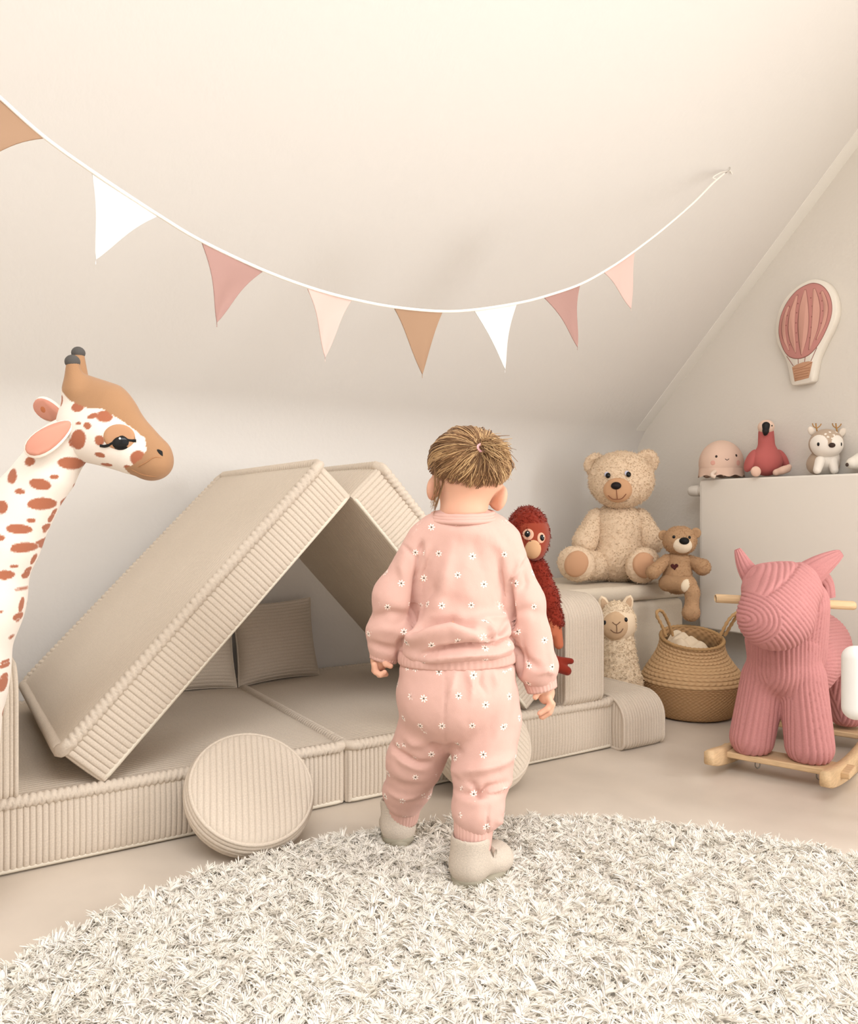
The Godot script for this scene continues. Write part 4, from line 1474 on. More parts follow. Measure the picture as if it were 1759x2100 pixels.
func small_bear() -> void:
	var t := toy("teddy_bear", "small brown teddy bear with a heart on its chest, one leg hanging off the bench", "soft toy", 1392, 2.99)
	var tan := Color(0.75, 0.60, 0.455)
	M.bear_tan = grain(mat(tan, 0.95, 0.35), 9.0, noise_tex(0.1, 2, 0.9, 1.0, 71), noise_tex(0.3, 2, 0.0, 1.0, 72), 0.08)
	var fur := noise3(62, 140.0)
	var bump := func(p, _n): return fur.get_noise_3d(p.x, p.y, p.z) * 0.0016
	var head := [ell(q(1394, 1109, 0.01), Vector3(u(34), u(30), u(30)), 0.02), ell(q(1400, 1118, 0.035), Vector3(u(21), u(17), u(21)), 0.012)]
	var body := [cap(q(1391, 1152), q(1389, 1188), u(24), u(31), 0.02)]
	var hm := soften(nets(head, 0.0042), bump)
	fuzz(hm, 1500, 0.006, 0.0009, tan, 0.1, obj("head", hm, M.bear_tan, t), 3, 0.7, func(p, n): return n.z < 0.75 or p.y > q(0, 1103).y)
	var bm := soften(nets(body, 0.0042), bump)
	fuzz(bm, 1200, 0.006, 0.0009, tan, 0.1, obj("body", bm, M.bear_tan, t), 4)
	for s in [[1361, 1098], [1427, 1093]]:
		obj("ear", soften(nets([ell(q(s[0], s[1], 0.0), Vector3(u(11), u(11), u(6)), 0.01), cut(ell(q(s[0], s[1], 0.014), Vector3(u(7), u(7), u(5)), 0.006))], 0.003)), M.bear_tan, t)
	for s in [[1368, 1147, 1339, 1174, 11, 14, 0.04], [1414, 1149, 1440, 1163, 11, 17, 0.03]]:
		var ms := soften(nets([cap(q(s[0], s[1]), q(s[2], s[3], s[6]), u(s[4]), u(s[5]), 0.02)], 0.004), bump)
		fuzz(ms, 600, 0.006, 0.0009, tan, 0.1, obj("arm", ms, M.bear_tan, t), s[0])
	var l1 := [cap(q(1368, 1196, 0.02), q(1402, 1200, 0.085), u(17), u(15), 0.02), ell(q(1407, 1201, 0.09), Vector3(u(14), u(17), u(12)), 0.01)]
	var leg := obj("leg", soften(nets(l1, 0.004), bump), M.bear_tan, t)
	sewn("foot_sole", l1, 1409, 1202, 13, 16, -0.2, 0.002, mat(Color(0.90, 0.83, 0.72), 0.9, 0.2), leg)
	var l2 := [cap(q(1414, 1196, 0.05), q(1420, 1215, 0.10), u(14), u(12), 0.02), cap(q(1420, 1215, 0.10), q(1418, 1252, 0.11), u(12), u(15), 0.02), ell(q(1417, 1258, 0.12), Vector3(u(17), u(16), u(16)), 0.01)]
	var m2 := soften(nets(l2, 0.004), bump)
	fuzz(m2, 700, 0.006, 0.0009, tan, 0.1, obj("leg", m2, M.bear_tan, t), 8)
	sewn("muzzle", head, 1400, 1119, 21, 17, 0.0, 0.003, mat(Color(0.91, 0.84, 0.74), 0.9, 0.2), t)
	patch("nose", head, 1403, 1110, u(10), u(7.5), u(7), M.black, t, 0.0, -0.003)
	for s in [[1382, 1101], [1414, 1102]]: patch("eye", head, s[0], s[1], u(3.2), u(3.2), u(2), M.shiny, t)
	stitch("mouth", head, [Vector2(1392, 1126), Vector2(1398, 1131), Vector2(1404, 1128), Vector2(1410, 1130), Vector2(1415, 1124)], 0.0012, mat(Color(0.45, 0.35, 0.28), 0.8), t)
	var pts := PackedVector2Array()
	for k in 28:
		var a := TAU * k / 28
		pts.append(Vector2(pow(sin(a), 3.0) * 16.0, 13.0 * cos(a) - 5.0 * cos(2 * a) - 2.0 * cos(3 * a) - cos(4 * a)) * u(7.5) / 16.0)
	var h := obj("heart", slab(pts, 0.004, 0.001), mat(Color(0.28, 0.13, 0.12), 0.9), t)
	h.position = on_skin(body, 1383, 1162, 0.001)
	h.basis = Basis(Vector3.UP, -0.25) * Basis(Vector3.RIGHT, -0.1)

func llama() -> void:
	var t := toy("llama_plush", "white curly plush llama with a smiling tan face standing between the block and the basket", "soft toy", 1268, 2.69)
	var cream := Color(0.90, 0.815, 0.70)
	var head := [ell(q(1266, 1276, 0.01), Vector3(u(37), u(43), u(34)), 0.02), ell(q(1262, 1284, 0.02), Vector3(u(32), u(33), u(30)), 0.015)]
	var body := [cap(q(1264, 1300), q(1270, 1400), u(33), u(43), 0.02), cap(q(1270, 1400), q(1272, 1438), u(43), u(46), 0.02), cut(ell(Vector3(0, -0.05, 0), Vector3(0.3, 0.053, 0.3), 0.01))]
	var fur := noise3(63, 70.0)
	var bump := func(p, _n): return fur.get_noise_3d(p.x, p.y, p.z) * 0.006
	M.wool = mat(cream, 0.95, 0.35)
	var face_out := func(p, n): return not (n.z > 0.45 and p.y < q(0, 1252).y)
	var hm := soften(nets(head, 0.0045), func(p, n): return bump.call(p, n) if face_out.call(p, n) else 0.0)
	fuzz(hm, 2800, 0.008, 0.0012, cream, 0.1, obj("head", hm, M.wool, t), 11, 0.9, face_out)
	var bm := soften(nets(body, 0.006), bump)
	fuzz(bm, 6000, 0.0085, 0.0013, cream, 0.1, obj("body", bm, M.wool, t), 12, 0.9)
	var lining := mat(Color(0.75, 0.63, 0.51), 0.9, 0.2)
	for s in [[1287, 1238, -0.25], [1238, 1240, 0.35]]:
		var pts := PackedVector2Array([Vector2(-10, -20), Vector2(-12, 0), Vector2(-6, 14), Vector2(2, 19), Vector2(9, 12), Vector2(12, 0), Vector2(9, -20)])
		for k in pts.size(): pts[k] *= u(1)
		var e := obj("ear", slab(pts, 0.016, 0.006), M.wool, t)
		e.position = q(s[0], s[1], 0.0)
		e.rotation.z = s[2]
		var inn := PackedVector2Array()
		for p in pts: inn.append(p * Vector2(0.6, 0.78))
		obj("ear_lining", slab(inn, 0.004, 0.001), lining, e).position.z = 0.0075
	sewn("face", head, 1261, 1284, 29, 31, 0.0, 0.003, mat(Color(0.79, 0.665, 0.53), 0.9, 0.25), t)
	for s in [[1241, 1277], [1283, 1271]]: patch("eye", head, s[0], s[1], u(3.6), u(4.6), u(2), M.shiny, t, 0.0, -0.003)
	var line := mat(Color(0.45, 0.33, 0.26), 0.8)
	var fr := [ell(q(1266, 1276, 0.01), Vector3(u(37), u(43), u(34)) + Vector3.ONE * 0.004, 0.02), ell(q(1262, 1284, 0.02), Vector3(u(32), u(33), u(30)) + Vector3.ONE * 0.0042, 0.015)]
	stitch("nose", fr, [Vector2(1256, 1276), Vector2(1264, 1281), Vector2(1272, 1275)], 0.0011, line, t)
	stitch("nose", fr, [Vector2(1264, 1281), Vector2(1265, 1288), Vector2(1265, 1297)], 0.0011, line, t)
	stitch("mouth", fr, [Vector2(1252, 1291), Vector2(1258, 1296), Vector2(1265, 1298), Vector2(1273, 1296), Vector2(1278, 1289)], 0.0011, line, t)

func monkey() -> void:
	var t := toy("orangutan_plush", "rust red plush orangutan with tan muzzle peeking out from behind the child's right shoulder", "soft toy", 1074, 2.30)
	var red := lin(Color(0.50, 0.155, 0.095))
	var orange := lin(Color(0.72, 0.40, 0.29))
	var fur := noise3(64, 110.0)
	var bump := func(p, _n): return fur.get_noise_3d(p.x, p.y, p.z) * 0.0035
	var head := [ell(q(1082, 1096, 0.0), Vector3(u(44), u(58), u(46)), 0.02), ell(q(1096, 1104, 0.03), Vector3(u(26), u(34), u(30)), 0.02), ell(q(1096, 1125, 0.045), Vector3(u(21), u(24), u(24)), 0.015)]
	var fx := q(1097, 1095, 0.0)
	var hm := soften(nets(head, 0.0036), func(p, n): return 0.0 if n.z > 0.35 and p.x > fx.x - 0.03 and p.y < q(0, 1072).y else bump.call(p, n), func(p, n): return red if p.y > q(0, 1072).y or n.z < 0.1 or p.x < q(1064, 0).x else red.lerp(orange, 0.22))
	var rm := vcol(0.9, 0.4)
	var ho := obj("head", hm, rm, t)
	var rc := Color(0.50, 0.155, 0.095)
	fuzz(hm, 1800, 0.010, 0.0010, rc, 0.18, ho, 21, 0.8, func(p, n): return not (n.z > 0.2 and p.x > fx.x - 0.028 and p.y < q(0, 1070).y))
	var body := [cap(q(1078, 1165, 0.0), q(1070, 1300, 0.0), u(36), u(42), 0.03), cap(q(1078, 1130), q(1078, 1165), u(28), u(34), 0.02)]
	var bm := soften(nets(body, 0.0055), bump, func(_p, _n): return red)
	fuzz(bm, 1500, 0.010, 0.0010, rc, 0.18, obj("body", bm, rm, t), 22)
	var arm := [cap(q(1104, 1166, 0.03), q(1124, 1225, 0.07), u(20), u(19), 0.02), cap(q(1124, 1225, 0.07), q(1138, 1275, 0.10), u(19), u(17), 0.02)]
	var am := soften(nets(arm, 0.004), bump, func(_p, _n): return red)
	var ao := obj("arm", am, rm, t)
	fuzz(am, 1300, 0.010, 0.0010, rc, 0.18, ao, 23)
	obj("hand", soften(nets([cap(q(1137, 1270, 0.102), q(1146, 1322, 0.112), u(13), u(9), 0.01), cap(q(1132, 1275, 0.108), q(1134, 1300, 0.115), u(8), u(6), 0.008)], 0.003)), mat(Color(0.70, 0.40, 0.285), 0.9, 0.3), ao)
	var arm2 := soften(nets([cap(q(1048, 1166, 0.0), q(1036, 1260, 0.03), u(19), u(18), 0.02), cap(q(1036, 1260, 0.03), q(1042, 1310, 0.04), u(14), u(10), 0.02)], 0.005), bump, func(_p, _n): return red)
	obj("arm", arm2, rm, t)
	for s in [[1088, 1322, 1135, 1362, 1163, 1376, 0.10], [1058, 1322, 1070, 1360, 1080, 1382, 0.11]]:
		var leg := soften(nets([cap(q(s[0], s[1], 0.03), q(s[2], s[3], s[6]), u(18), u(14), 0.02), cap(q(s[2], s[3], s[6]), q(s[4], s[5], s[6] + 0.01), u(14), u(9), 0.01), cap(q(s[2] - 4, s[3] - 10, s[6]), q(s[4] + 8, s[5] - 20, s[6]), u(8), u(6), 0.008)], 0.0035), null, func(_p, _n): return red)
		obj("leg", leg, rm, t)
	sewn("muzzle", head, 1093, 1127, 18, 21, -0.2, 0.002, mat(Color(0.80, 0.63, 0.48), 0.9, 0.2), t)
	var ring := mat(Color(0.84, 0.66, 0.56), 0.9)
	sewn("eye_ring", head, 1083, 1096, 12.5, 12.5, 0.0, 0.002, ring, t)
	sewn("eye_ring", head, 1110, 1103, 8.5, 11.5, 0.0, 0.002, ring, t)
	for s in [[1082, 1095, 6.0], [1111, 1103, 5.0]]:
		var e := patch("eye", head, s[0], s[1], u(s[2]), u(6.5), u(3.5), M.shiny, t, 0.0, -0.002)
		var g := obj("glint", ball(Vector3.ONE * u(1.3), 8, 6), mat(Color(0.97, 0.97, 0.95), 0.3), e)
		g.position = Vector3(u(1.5), u(2.5), u(3.2))
	stitch("mouth", head, [Vector2(1086, 1109), Vector2(1095, 1112), Vector2(1107, 1117)], 0.0014, mat(Color(0.25, 0.09, 0.07), 0.9), t)

func shelf_toys() -> void:
	# jellyfish, flamingo, fawn and a white toy, on top of the radiator
	var top := 0.833
	var t := toy("jellyfish_plush", "pale pink plush jellyfish with a small smile, first toy on the radiator from the left", "soft toy", 1479, 3.155)
	t.position.y = 0.0
	var pale := mat(Color(0.885, 0.765, 0.69), 0.95, 0.35)
	var dome := [ell(q(1479, 951, 0.0), Vector3(u(44.5), u(48), 0.076), 0.01), cut(ell(Vector3(0, top - 0.055, 0), Vector3(0.2, 0.076, 0.2), 0.004))]
	obj("bell", soften(nets(dome, 0.0036)), pale, t)
	var sk := MB.new()
	var rows := []
	for j in 5:
		var row := PackedVector3Array()
		for i in 96:
			var a := -TAU * i / 96
			var w := sin(a * 9.0)
			var r := 1.0 + 0.03 * j / 4.0 + 0.03 * w * j / 4.0
			row.append(Vector3(cos(a) * u(44) * r, q(0, 961).y - u(3.5) * j - (0.5 + 0.5 * sin(a * 9.0)) * u(4.0) * j / 4.0, sin(a) * 0.076 * r))
		rows.append(row)
	rows.reverse()
	sk.grid(rows, true)
	obj("frill", sk, pale, t)
	for k in 5:
		var a := TAU * k / 5 + 0.5
		var p := [Vector3(cos(a) * 0.03, top + 0.028, sin(a) * 0.03)]
		for g in 6: p.append(Vector3(cos(a) * (0.03 + g * 0.007) + 0.003 * sin(g * 2.0), top + 0.024 - g * 0.003, sin(a) * (0.03 + g * 0.007)))
		obj("tentacle", tube(p, 0.0055, 8), pale, t)
	var hang := [q(1470, 965, 0.05), q(1462, 970, 0.078), q(1460, 975, 0.085), q(1467, 978, 0.088)]
	obj("tentacle", tube(smooth_path(hang, 12), u(4), 8), mat(Color(0.92, 0.84, 0.77), 0.95, 0.3), t)
	var ink := mat(Color(0.22, 0.17, 0.15), 0.6)
	for s in [[1469, 936], [1510, 934]]: patch("eye", dome, s[0], s[1], u(2.3), u(2.8), u(1.2), ink, t)
	stitch("mouth", dome, [Vector2(1487, 941), Vector2(1491, 943.5), Vector2(1495, 941)], 0.0012, ink, t)
	var blush := mat(Color(0.87, 0.66, 0.60), 0.95)
	sewn("cheek", dome, 1462, 949, 5, 5, 0.0, 0.0008, blush, t)
	sewn("cheek", dome, 1514, 949, 4, 6, 0.0, 0.0008, blush, t)

	t = toy("flamingo_plush", "coral pink plush flamingo with black beak sitting on the radiator between jellyfish and fawn", "soft toy", 1574, 3.0)
	var coral := mat(Color(0.74, 0.40, 0.385), 0.9, 0.35)
	var body := [ell(q(1572, 946, 0.0), Vector3(u(31), u(30), u(29)), 0.02), cap(q(1572, 925, 0.0), q(1571, 888, 0.005), u(17), u(15), 0.02)]
	obj("body", soften(nets(body, 0.003)), coral, t)
	var head := [ell(q(1571, 876, 0.012), Vector3(u(16), u(15), u(17)), 0.01)]
	obj("head", soften(nets(head, 0.003)), mat(Color(0.92, 0.80, 0.72), 0.9, 0.3), t)
	obj("beak", soften(nets([cap(q(1571, 873, 0.034), q(1570, 887, 0.042), u(8), u(5), 0.01), cap(q(1570, 885, 0.042), q(1569, 891, 0.040), u(6), u(2.5), 0.006)], 0.0022)), mat(Color(0.14, 0.13, 0.13), 0.45), t)
	for s in [-1.0, 1.0]:
		patch("eye", head, 1571 + s * 12, 873, u(1.6), u(1.8), u(1), M.shiny, t)
		obj("wing", soften(nets([ell(q(1572 + s * 32, 945, -0.012), Vector3(u(10), u(25), u(17)), 0.01, Vector3(0, 0, s * 0.4))], 0.003)), coral, t)
	var pinkish := mat(Color(0.90, 0.76, 0.68), 0.9, 0.3)
	obj("foot", soften(nets([ell(q(1550, 967, 0.062), Vector3(u(10), u(11), u(6)), 0.01, Vector3(0.2, 0, 0.5))], 0.0028)), pinkish, t)
	obj("foot", soften(nets([cap(q(1592, 969, 0.055), q(1607, 963, 0.07), u(7), u(6), 0.01), cap(q(1604, 965, 0.07), q(1618, 957, 0.075), u(6), u(5), 0.01), cap(q(1606, 965, 0.07), q(1617, 964, 0.072), u(5), u(4), 0.01)], 0.0028)), pinkish, t)

	t = toy("fawn_plush", "small beige and white plush fawn with gold antlers standing on the radiator", "soft toy", 1692, 2.82)
	var beige := lin(Color(0.735, 0.65, 0.565))
	var white := lin(Color(0.94, 0.905, 0.86))
	var hd := [ell(q(1694, 910, 0.02), Vector3(u(33), u(30), u(30)), 0.02), ell(q(1700, 916, 0.04), Vector3(u(20), u(16), u(18)), 0.02)]
	var dots := []
	for s in [[1693, 890], [1702, 886], [1710, 892], [1707, 899], [1698, 896], [1688, 897], [1715, 886]]: dots.append(on_skin(hd, s[0], s[1]))
	var cheek_l := on_skin(hd, 1676, 911)
	var cheek_r := on_skin(hd, 1722, 909)
	var hm := soften(nets(hd, 0.0024), null, func(p, _n):
		for c in dots:
			if p.distance_to(c) < 0.0042: return white
		if p.distance_to(cheek_l) < 0.034 or p.distance_to(cheek_r) < 0.030 or (p.y < q(0, 917).y and p.z > 0.02): return white
		return beige)
	obj("head", hm, M.plush, t)
	var bd := [cap(q(1693, 940, 0.0), q(1693, 950, -0.02), u(26), u(27), 0.02), ell(q(1672, 952, -0.02), Vector3(u(16), u(20), u(22)), 0.02)]
	obj("body", soften(nets(bd, 0.003), null, func(p, n): return white if n.z > 0.25 and p.x > q(1672, 0).x and p.x < q(1716, 0).x else beige), M.plush, t)
	for s in [[1682, 1676], [1706, 1711]]: obj("leg", soften(nets([cap(q(s[0], 945, 0.03), q(s[1], 964, 0.045), u(10), u(8), 0.01)], 0.0028), null, func(_p, _n): return white), M.plush, t)
	for s in [[1664, 884, 0.5], [1727, 887, -0.5]]:
		var e := obj("ear", ball(Vector3(u(7), u(10), u(4)), 14, 8), mat(Color(0.90, 0.85, 0.79), 0.9, 0.3), t)
		e.position = q(s[0], s[1], 0.0)
		e.rotation.z = s[2]
	var gold := mat(Color(0.70, 0.52, 0.30), 0.35)
	gold.metallic = 0.6
	for s in [[1674, 1.0], [1715, 1.0]]:
		var a := MB.new()
		a.add(tube(smooth_path([q(s[0] + 2, 886), q(s[0], 877), q(s[0] - 1, 868)], 8), 0.0022, 6))
		a.add(tube(smooth_path([q(s[0], 878), q(s[0] - 6, 874), q(s[0] - 8, 868)], 6), 0.0018, 6))
		a.add(tube(smooth_path([q(s[0], 879), q(s[0] + 7, 874), q(s[0] + 10, 869)], 6), 0.0018, 6))
		obj("antler", a, gold, t)
	patch("nose", hd, 1706, 913, u(6.5), u(5), u(4), mat(Color(0.25, 0.19, 0.16), 0.5), t, 0.0, -0.001)
	for s in [[1678, 911, 2.6], [1725, 911, 1.8]]: patch("eye", hd, s[0], s[1], u(s[2]), u(3.8), u(1.5), M.shiny, t)

	t = toy("white_plush", "white plush toy with a brown nose on the radiator at the right picture edge", "soft toy", 1790, 2.72)
	var wm := mat(Color(0.93, 0.90, 0.85), 0.95, 0.35)
	obj("head", soften(nets([cap(q(1748, 950, 0.0), q(1785, 942, 0.0), u(12), u(27), 0.01), ell(q(1800, 940, 0.0), Vector3(u(30), u(28), u(28)), 0.02)], 0.003)), wm, t)
	obj("body", soften(nets([ell(q(1835, 935, 0.0), Vector3(u(36), u(36), u(28)), 0.02)], 0.005)), wm, t)
	var n := obj("nose", ball(Vector3(u(3), u(4), u(4)), 10, 8), mat(Color(0.3, 0.24, 0.21), 0.5), t)
	n.position = q(1737, 953, 0.004)

# ---------------------------------------------------------------- furniture and decoration
func bench() -> void:
	M.boucle = grain(mat(Color(0.90, 0.845, 0.765), 0.95, 0.3), 7.0, noise_tex(0.08, 3, 0.93, 1.0, 81), noise_tex(0.11, 3, 0.0, 1.0, 82), 0.16)
	var t := thing("storage_bench", "low white boucle bench with a padded lid in the room corner under the two bears", "bench", Vector3(1.33, 0.0, -0.64))
	var lid := rbox(Vector3(0.74, 0.058, 0.47), 0.028, 5)
	var lo := obj("lid", lid, M.boucle, t)
	lo.position.y = 0.395
	var b := obj("body", rbox(Vector3(0.71, 0.36, 0.44), 0.03, 4), M.boucle, t)
	b.position.y = 0.186

func radiator() -> void:
	var t := thing("radiator", "white flat panel radiator on the right wall carrying a row of small plush toys", "radiator", Vector3(1.875, 0.0, 0.25))
	# local x runs into the room (-x of the world), z along the wall
	var p := obj("front_panel", rbox(Vector3(0.022, 0.585, 1.298), 0.008, 3), M.white, t)
	p.position = Vector3(-0.124, 0.535, 0)
	var bk := obj("back_panel", rbox(Vector3(0.022, 0.56, 1.26), 0.006, 2), M.white, t)
	bk.position = Vector3(-0.04, 0.53, 0)
	for s in [-1.0, 1.0]:
		var e := obj("side_cover", rbox(Vector3(0.118, 0.56, 0.012), 0.004, 2), M.white, t)
		e.position = Vector3(-0.076, 0.535, s * 0.642)
	var grille := MB.new()
	for k in 52: grille.add(rbox(Vector3(0.09, 0.008, 0.007), 0.002, 1), Transform3D(Basis(), Vector3(-0.075, 0.824, -0.625 + k * 0.0245)))
	for x in [-0.032, -0.075, -0.115]: grille.add(rbox(Vector3(0.008, 0.008, 1.27), 0.002, 1), Transform3D(Basis(), Vector3(x, 0.818, 0)))
	obj("top_grille", grille, M.white, t)
	for z in [-0.42, 0.42]:
		var br := obj("wall_bracket", rbox(Vector3(0.03, 0.3, 0.03), 0.004, 1), M.white, t)
		br.position = Vector3(-0.014, 0.52, z)
	var v := obj("thermostat_valve", lathe([Vector2(0.0001, 0), Vector2(0.016, 0), Vector2(0.016, 0.010), Vector2(0.0215, 0.012), Vector2(0.0215, 0.024), Vector2(0.018, 0.026), Vector2(0.021, 0.029), Vector2(0.0225, 0.034), Vector2(0.0215, 0.068), Vector2(0.018, 0.078), Vector2(0.011, 0.082), Vector2(0.0001, 0.082)], 24, func(a, j): return 0.0012 * sin(a * 12.0) if j > 6 and j < 10 else 0.0), M.white, t)
	v.rotation = Vector3(-PI / 2, 0, 0)
	v.position = Vector3(-0.095, 0.785, -0.648)
	var pipe := obj("pipe", tube([Vector3(-0.08, 0.26, -0.6), Vector3(-0.08, 0.2, -0.6), Vector3(-0.08, 0.1, -0.6), Vector3(-0.08, 0.0, -0.6)], 0.008, 10), M.white, t)
	pipe.position = Vector3.ZERO

func balloon() -> void:
	var t := thing("balloon_sign", "white wooden wall sign cut as a hot air balloon with pink stripes above the radiator", "wall sign", Vector3(1.864, 1.352, -0.017), -PI / 2)
	var loc := func(x: float, y: float) -> Vector2:
		return Vector2((x / 7.497 - 97.0 + 5.0) / 526.0, (140.0 - y / 7.497) * 2.91 / F)
	var curve := func(list: Array, n: int) -> PackedVector2Array:
		var c := []
		for p in list: c.append(loc.call(p[0], p[1]))
		return PackedVector2Array(smooth_path(c, n, true))
	var outline: PackedVector2Array = curve.call([[740, 270], [560, 320], [400, 430], [290, 580], [228, 760], [212, 930], [240, 1120], [300, 1260], [370, 1400], [410, 1530], [440, 1690], [462, 1800], [500, 1842], [620, 1845], [760, 1838], [805, 1800], [830, 1690], [860, 1530], [915, 1390], [1000, 1230], [1080, 1080], [1135, 930], [1152, 780], [1130, 620], [1070, 470], [985, 360], [870, 290]], 108)
	obj("board", slab(outline, 0.032, 0.002), mat(Color(0.93, 0.90, 0.85), 0.6), t)
	var z := 0.0165
	var rose := mat(Color(0.78, 0.545, 0.515), 0.7)
	var light := mat(Color(0.835, 0.635, 0.575), 0.7)
	var edge := mat(Color(0.62, 0.42, 0.39), 0.8)
	var env: PackedVector2Array = curve.call([[735, 335], [560, 390], [410, 530], [310, 720], [275, 930], [300, 1110], [370, 1290], [470, 1400], [620, 1440], [760, 1400], [880, 1290], [990, 1110], [1070, 910], [1085, 740], [1050, 580], [970, 440], [860, 355]], 68)
	var rim := PackedVector2Array()
	var mid: Vector2 = loc.call(680, 880)
	for p in env: rim.append(mid + (p - mid) * 1.02)
	obj("envelope_outline", slab(rim, 0.001), edge, t).position.z = z
	var e := obj("envelope", slab(env, 0.002, 0.0004), rose, t)
	e.position.z = z + 0.0004
	for s in [[425, 600, 430, 1285, 325, 378, 930], [560, 462, 540, 1345, 432, 530, 930], [690, 410, 640, 1390, 588, 745, 900], [832, 422, 765, 1330, 805, 915, 800], [952, 488, 880, 1200, 975, 1035, 800]]:
		var w := 18.0
		var g: PackedVector2Array = curve.call([[s[0] - w, s[1] + 20], [s[0], s[1]], [s[0] + w, s[1] + 20], [lerpf(s[0] + w, s[5], 0.75), lerpf(s[1], s[6], 0.5)], [s[5], s[6]], [lerpf(s[2] + w, s[5], 0.7), lerpf(s[3], s[6], 0.5)], [s[2] + w * 0.6, s[3] - 20], [s[2], s[3]], [s[2] - w * 0.6, s[3] - 20], [lerpf(s[2] - w, s[4], 0.7), lerpf(s[3], s[6], 0.5)], [s[4], s[6]], [lerpf(s[0] - w, s[4], 0.75), lerpf(s[1], s[6], 0.5)]], 48)
		var c := Vector2.ZERO
		for p in g: c += p / g.size()
		var big := PackedVector2Array()
		for p in g: big.append(c + (p - c) * Vector2(1.14, 1.015))
		obj("stripe_outline", slab(big, 0.001), edge, e).position.z = 0.0009
		obj("stripe", slab(g, 0.0016, 0.0003), light, e).position.z = 0.0012
	for s in [[410, 738], [393, 888], [450, 610], [580, 588], [562, 728], [550, 884], [556, 1040], [565, 1185], [780, 550], [800, 680], [795, 840], [785, 1000], [765, 1155], [920, 515], [948, 635], [960, 790], [935, 970], [450, 1205]]:
		var d := obj("dot", ball(Vector3(0.0022, 0.0026, 0.0012), 10, 6), edge, e)
		var xy: Vector2 = loc.call(s[0], s[1])
		d.position = Vector3(xy.x, xy.y, 0.0012)
	for s in [[400, 1375, 505, 1545], [580, 1440, 585, 1520], [692, 1430, 680, 1510], [868, 1325, 778, 1515]]:
		var a: Vector2 = loc.call(s[0], s[1])
		var b: Vector2 = loc.call(s[2], s[3])
		obj("rope", tube([Vector3(a.x, a.y, z), Vector3(b.x, b.y, z)], 0.0011, 6), edge, t)
	var tub := PackedVector2Array()
	for p in [[487, 1562], [560, 1530], [650, 1512], [740, 1512], [803, 1528], [745, 1765], [640, 1778], [527, 1788]]: tub.append(loc.call(p[0], p[1]))
	var bo := obj("basket", slab(tub, 0.002, 0.0004), mat(Color(0.77, 0.59, 0.47), 0.7), t)
	bo.position.z = z + 0.0003
	for s in [[495, 1590, 650, 1588, 795, 1540], [520, 1632, 650, 1615, 772, 1612], [520, 1670, 650, 1660, 765, 1650], [540, 1705, 650, 1695, 740, 1690], [535, 1745, 640, 1740, 745, 1728]]:
		var pts := []
		for k in 3:
			var xy: Vector2 = loc.call(s[k * 2], s[k * 2 + 1])
			pts.append(Vector3(xy.x, xy.y, 0.001))
		obj("weave_line", tube(smooth_path(pts, 8), 0.0009, 5), mat(Color(0.64, 0.44, 0.33), 0.8), bo)

# the garland hangs in one upright plane from a hook in the slope at the right to the ceiling out of view at the left
func gp(px: float, py: float) -> Vector3:
	return pt(px, py, 1.879 / (1.085 - (px - CX) / F))

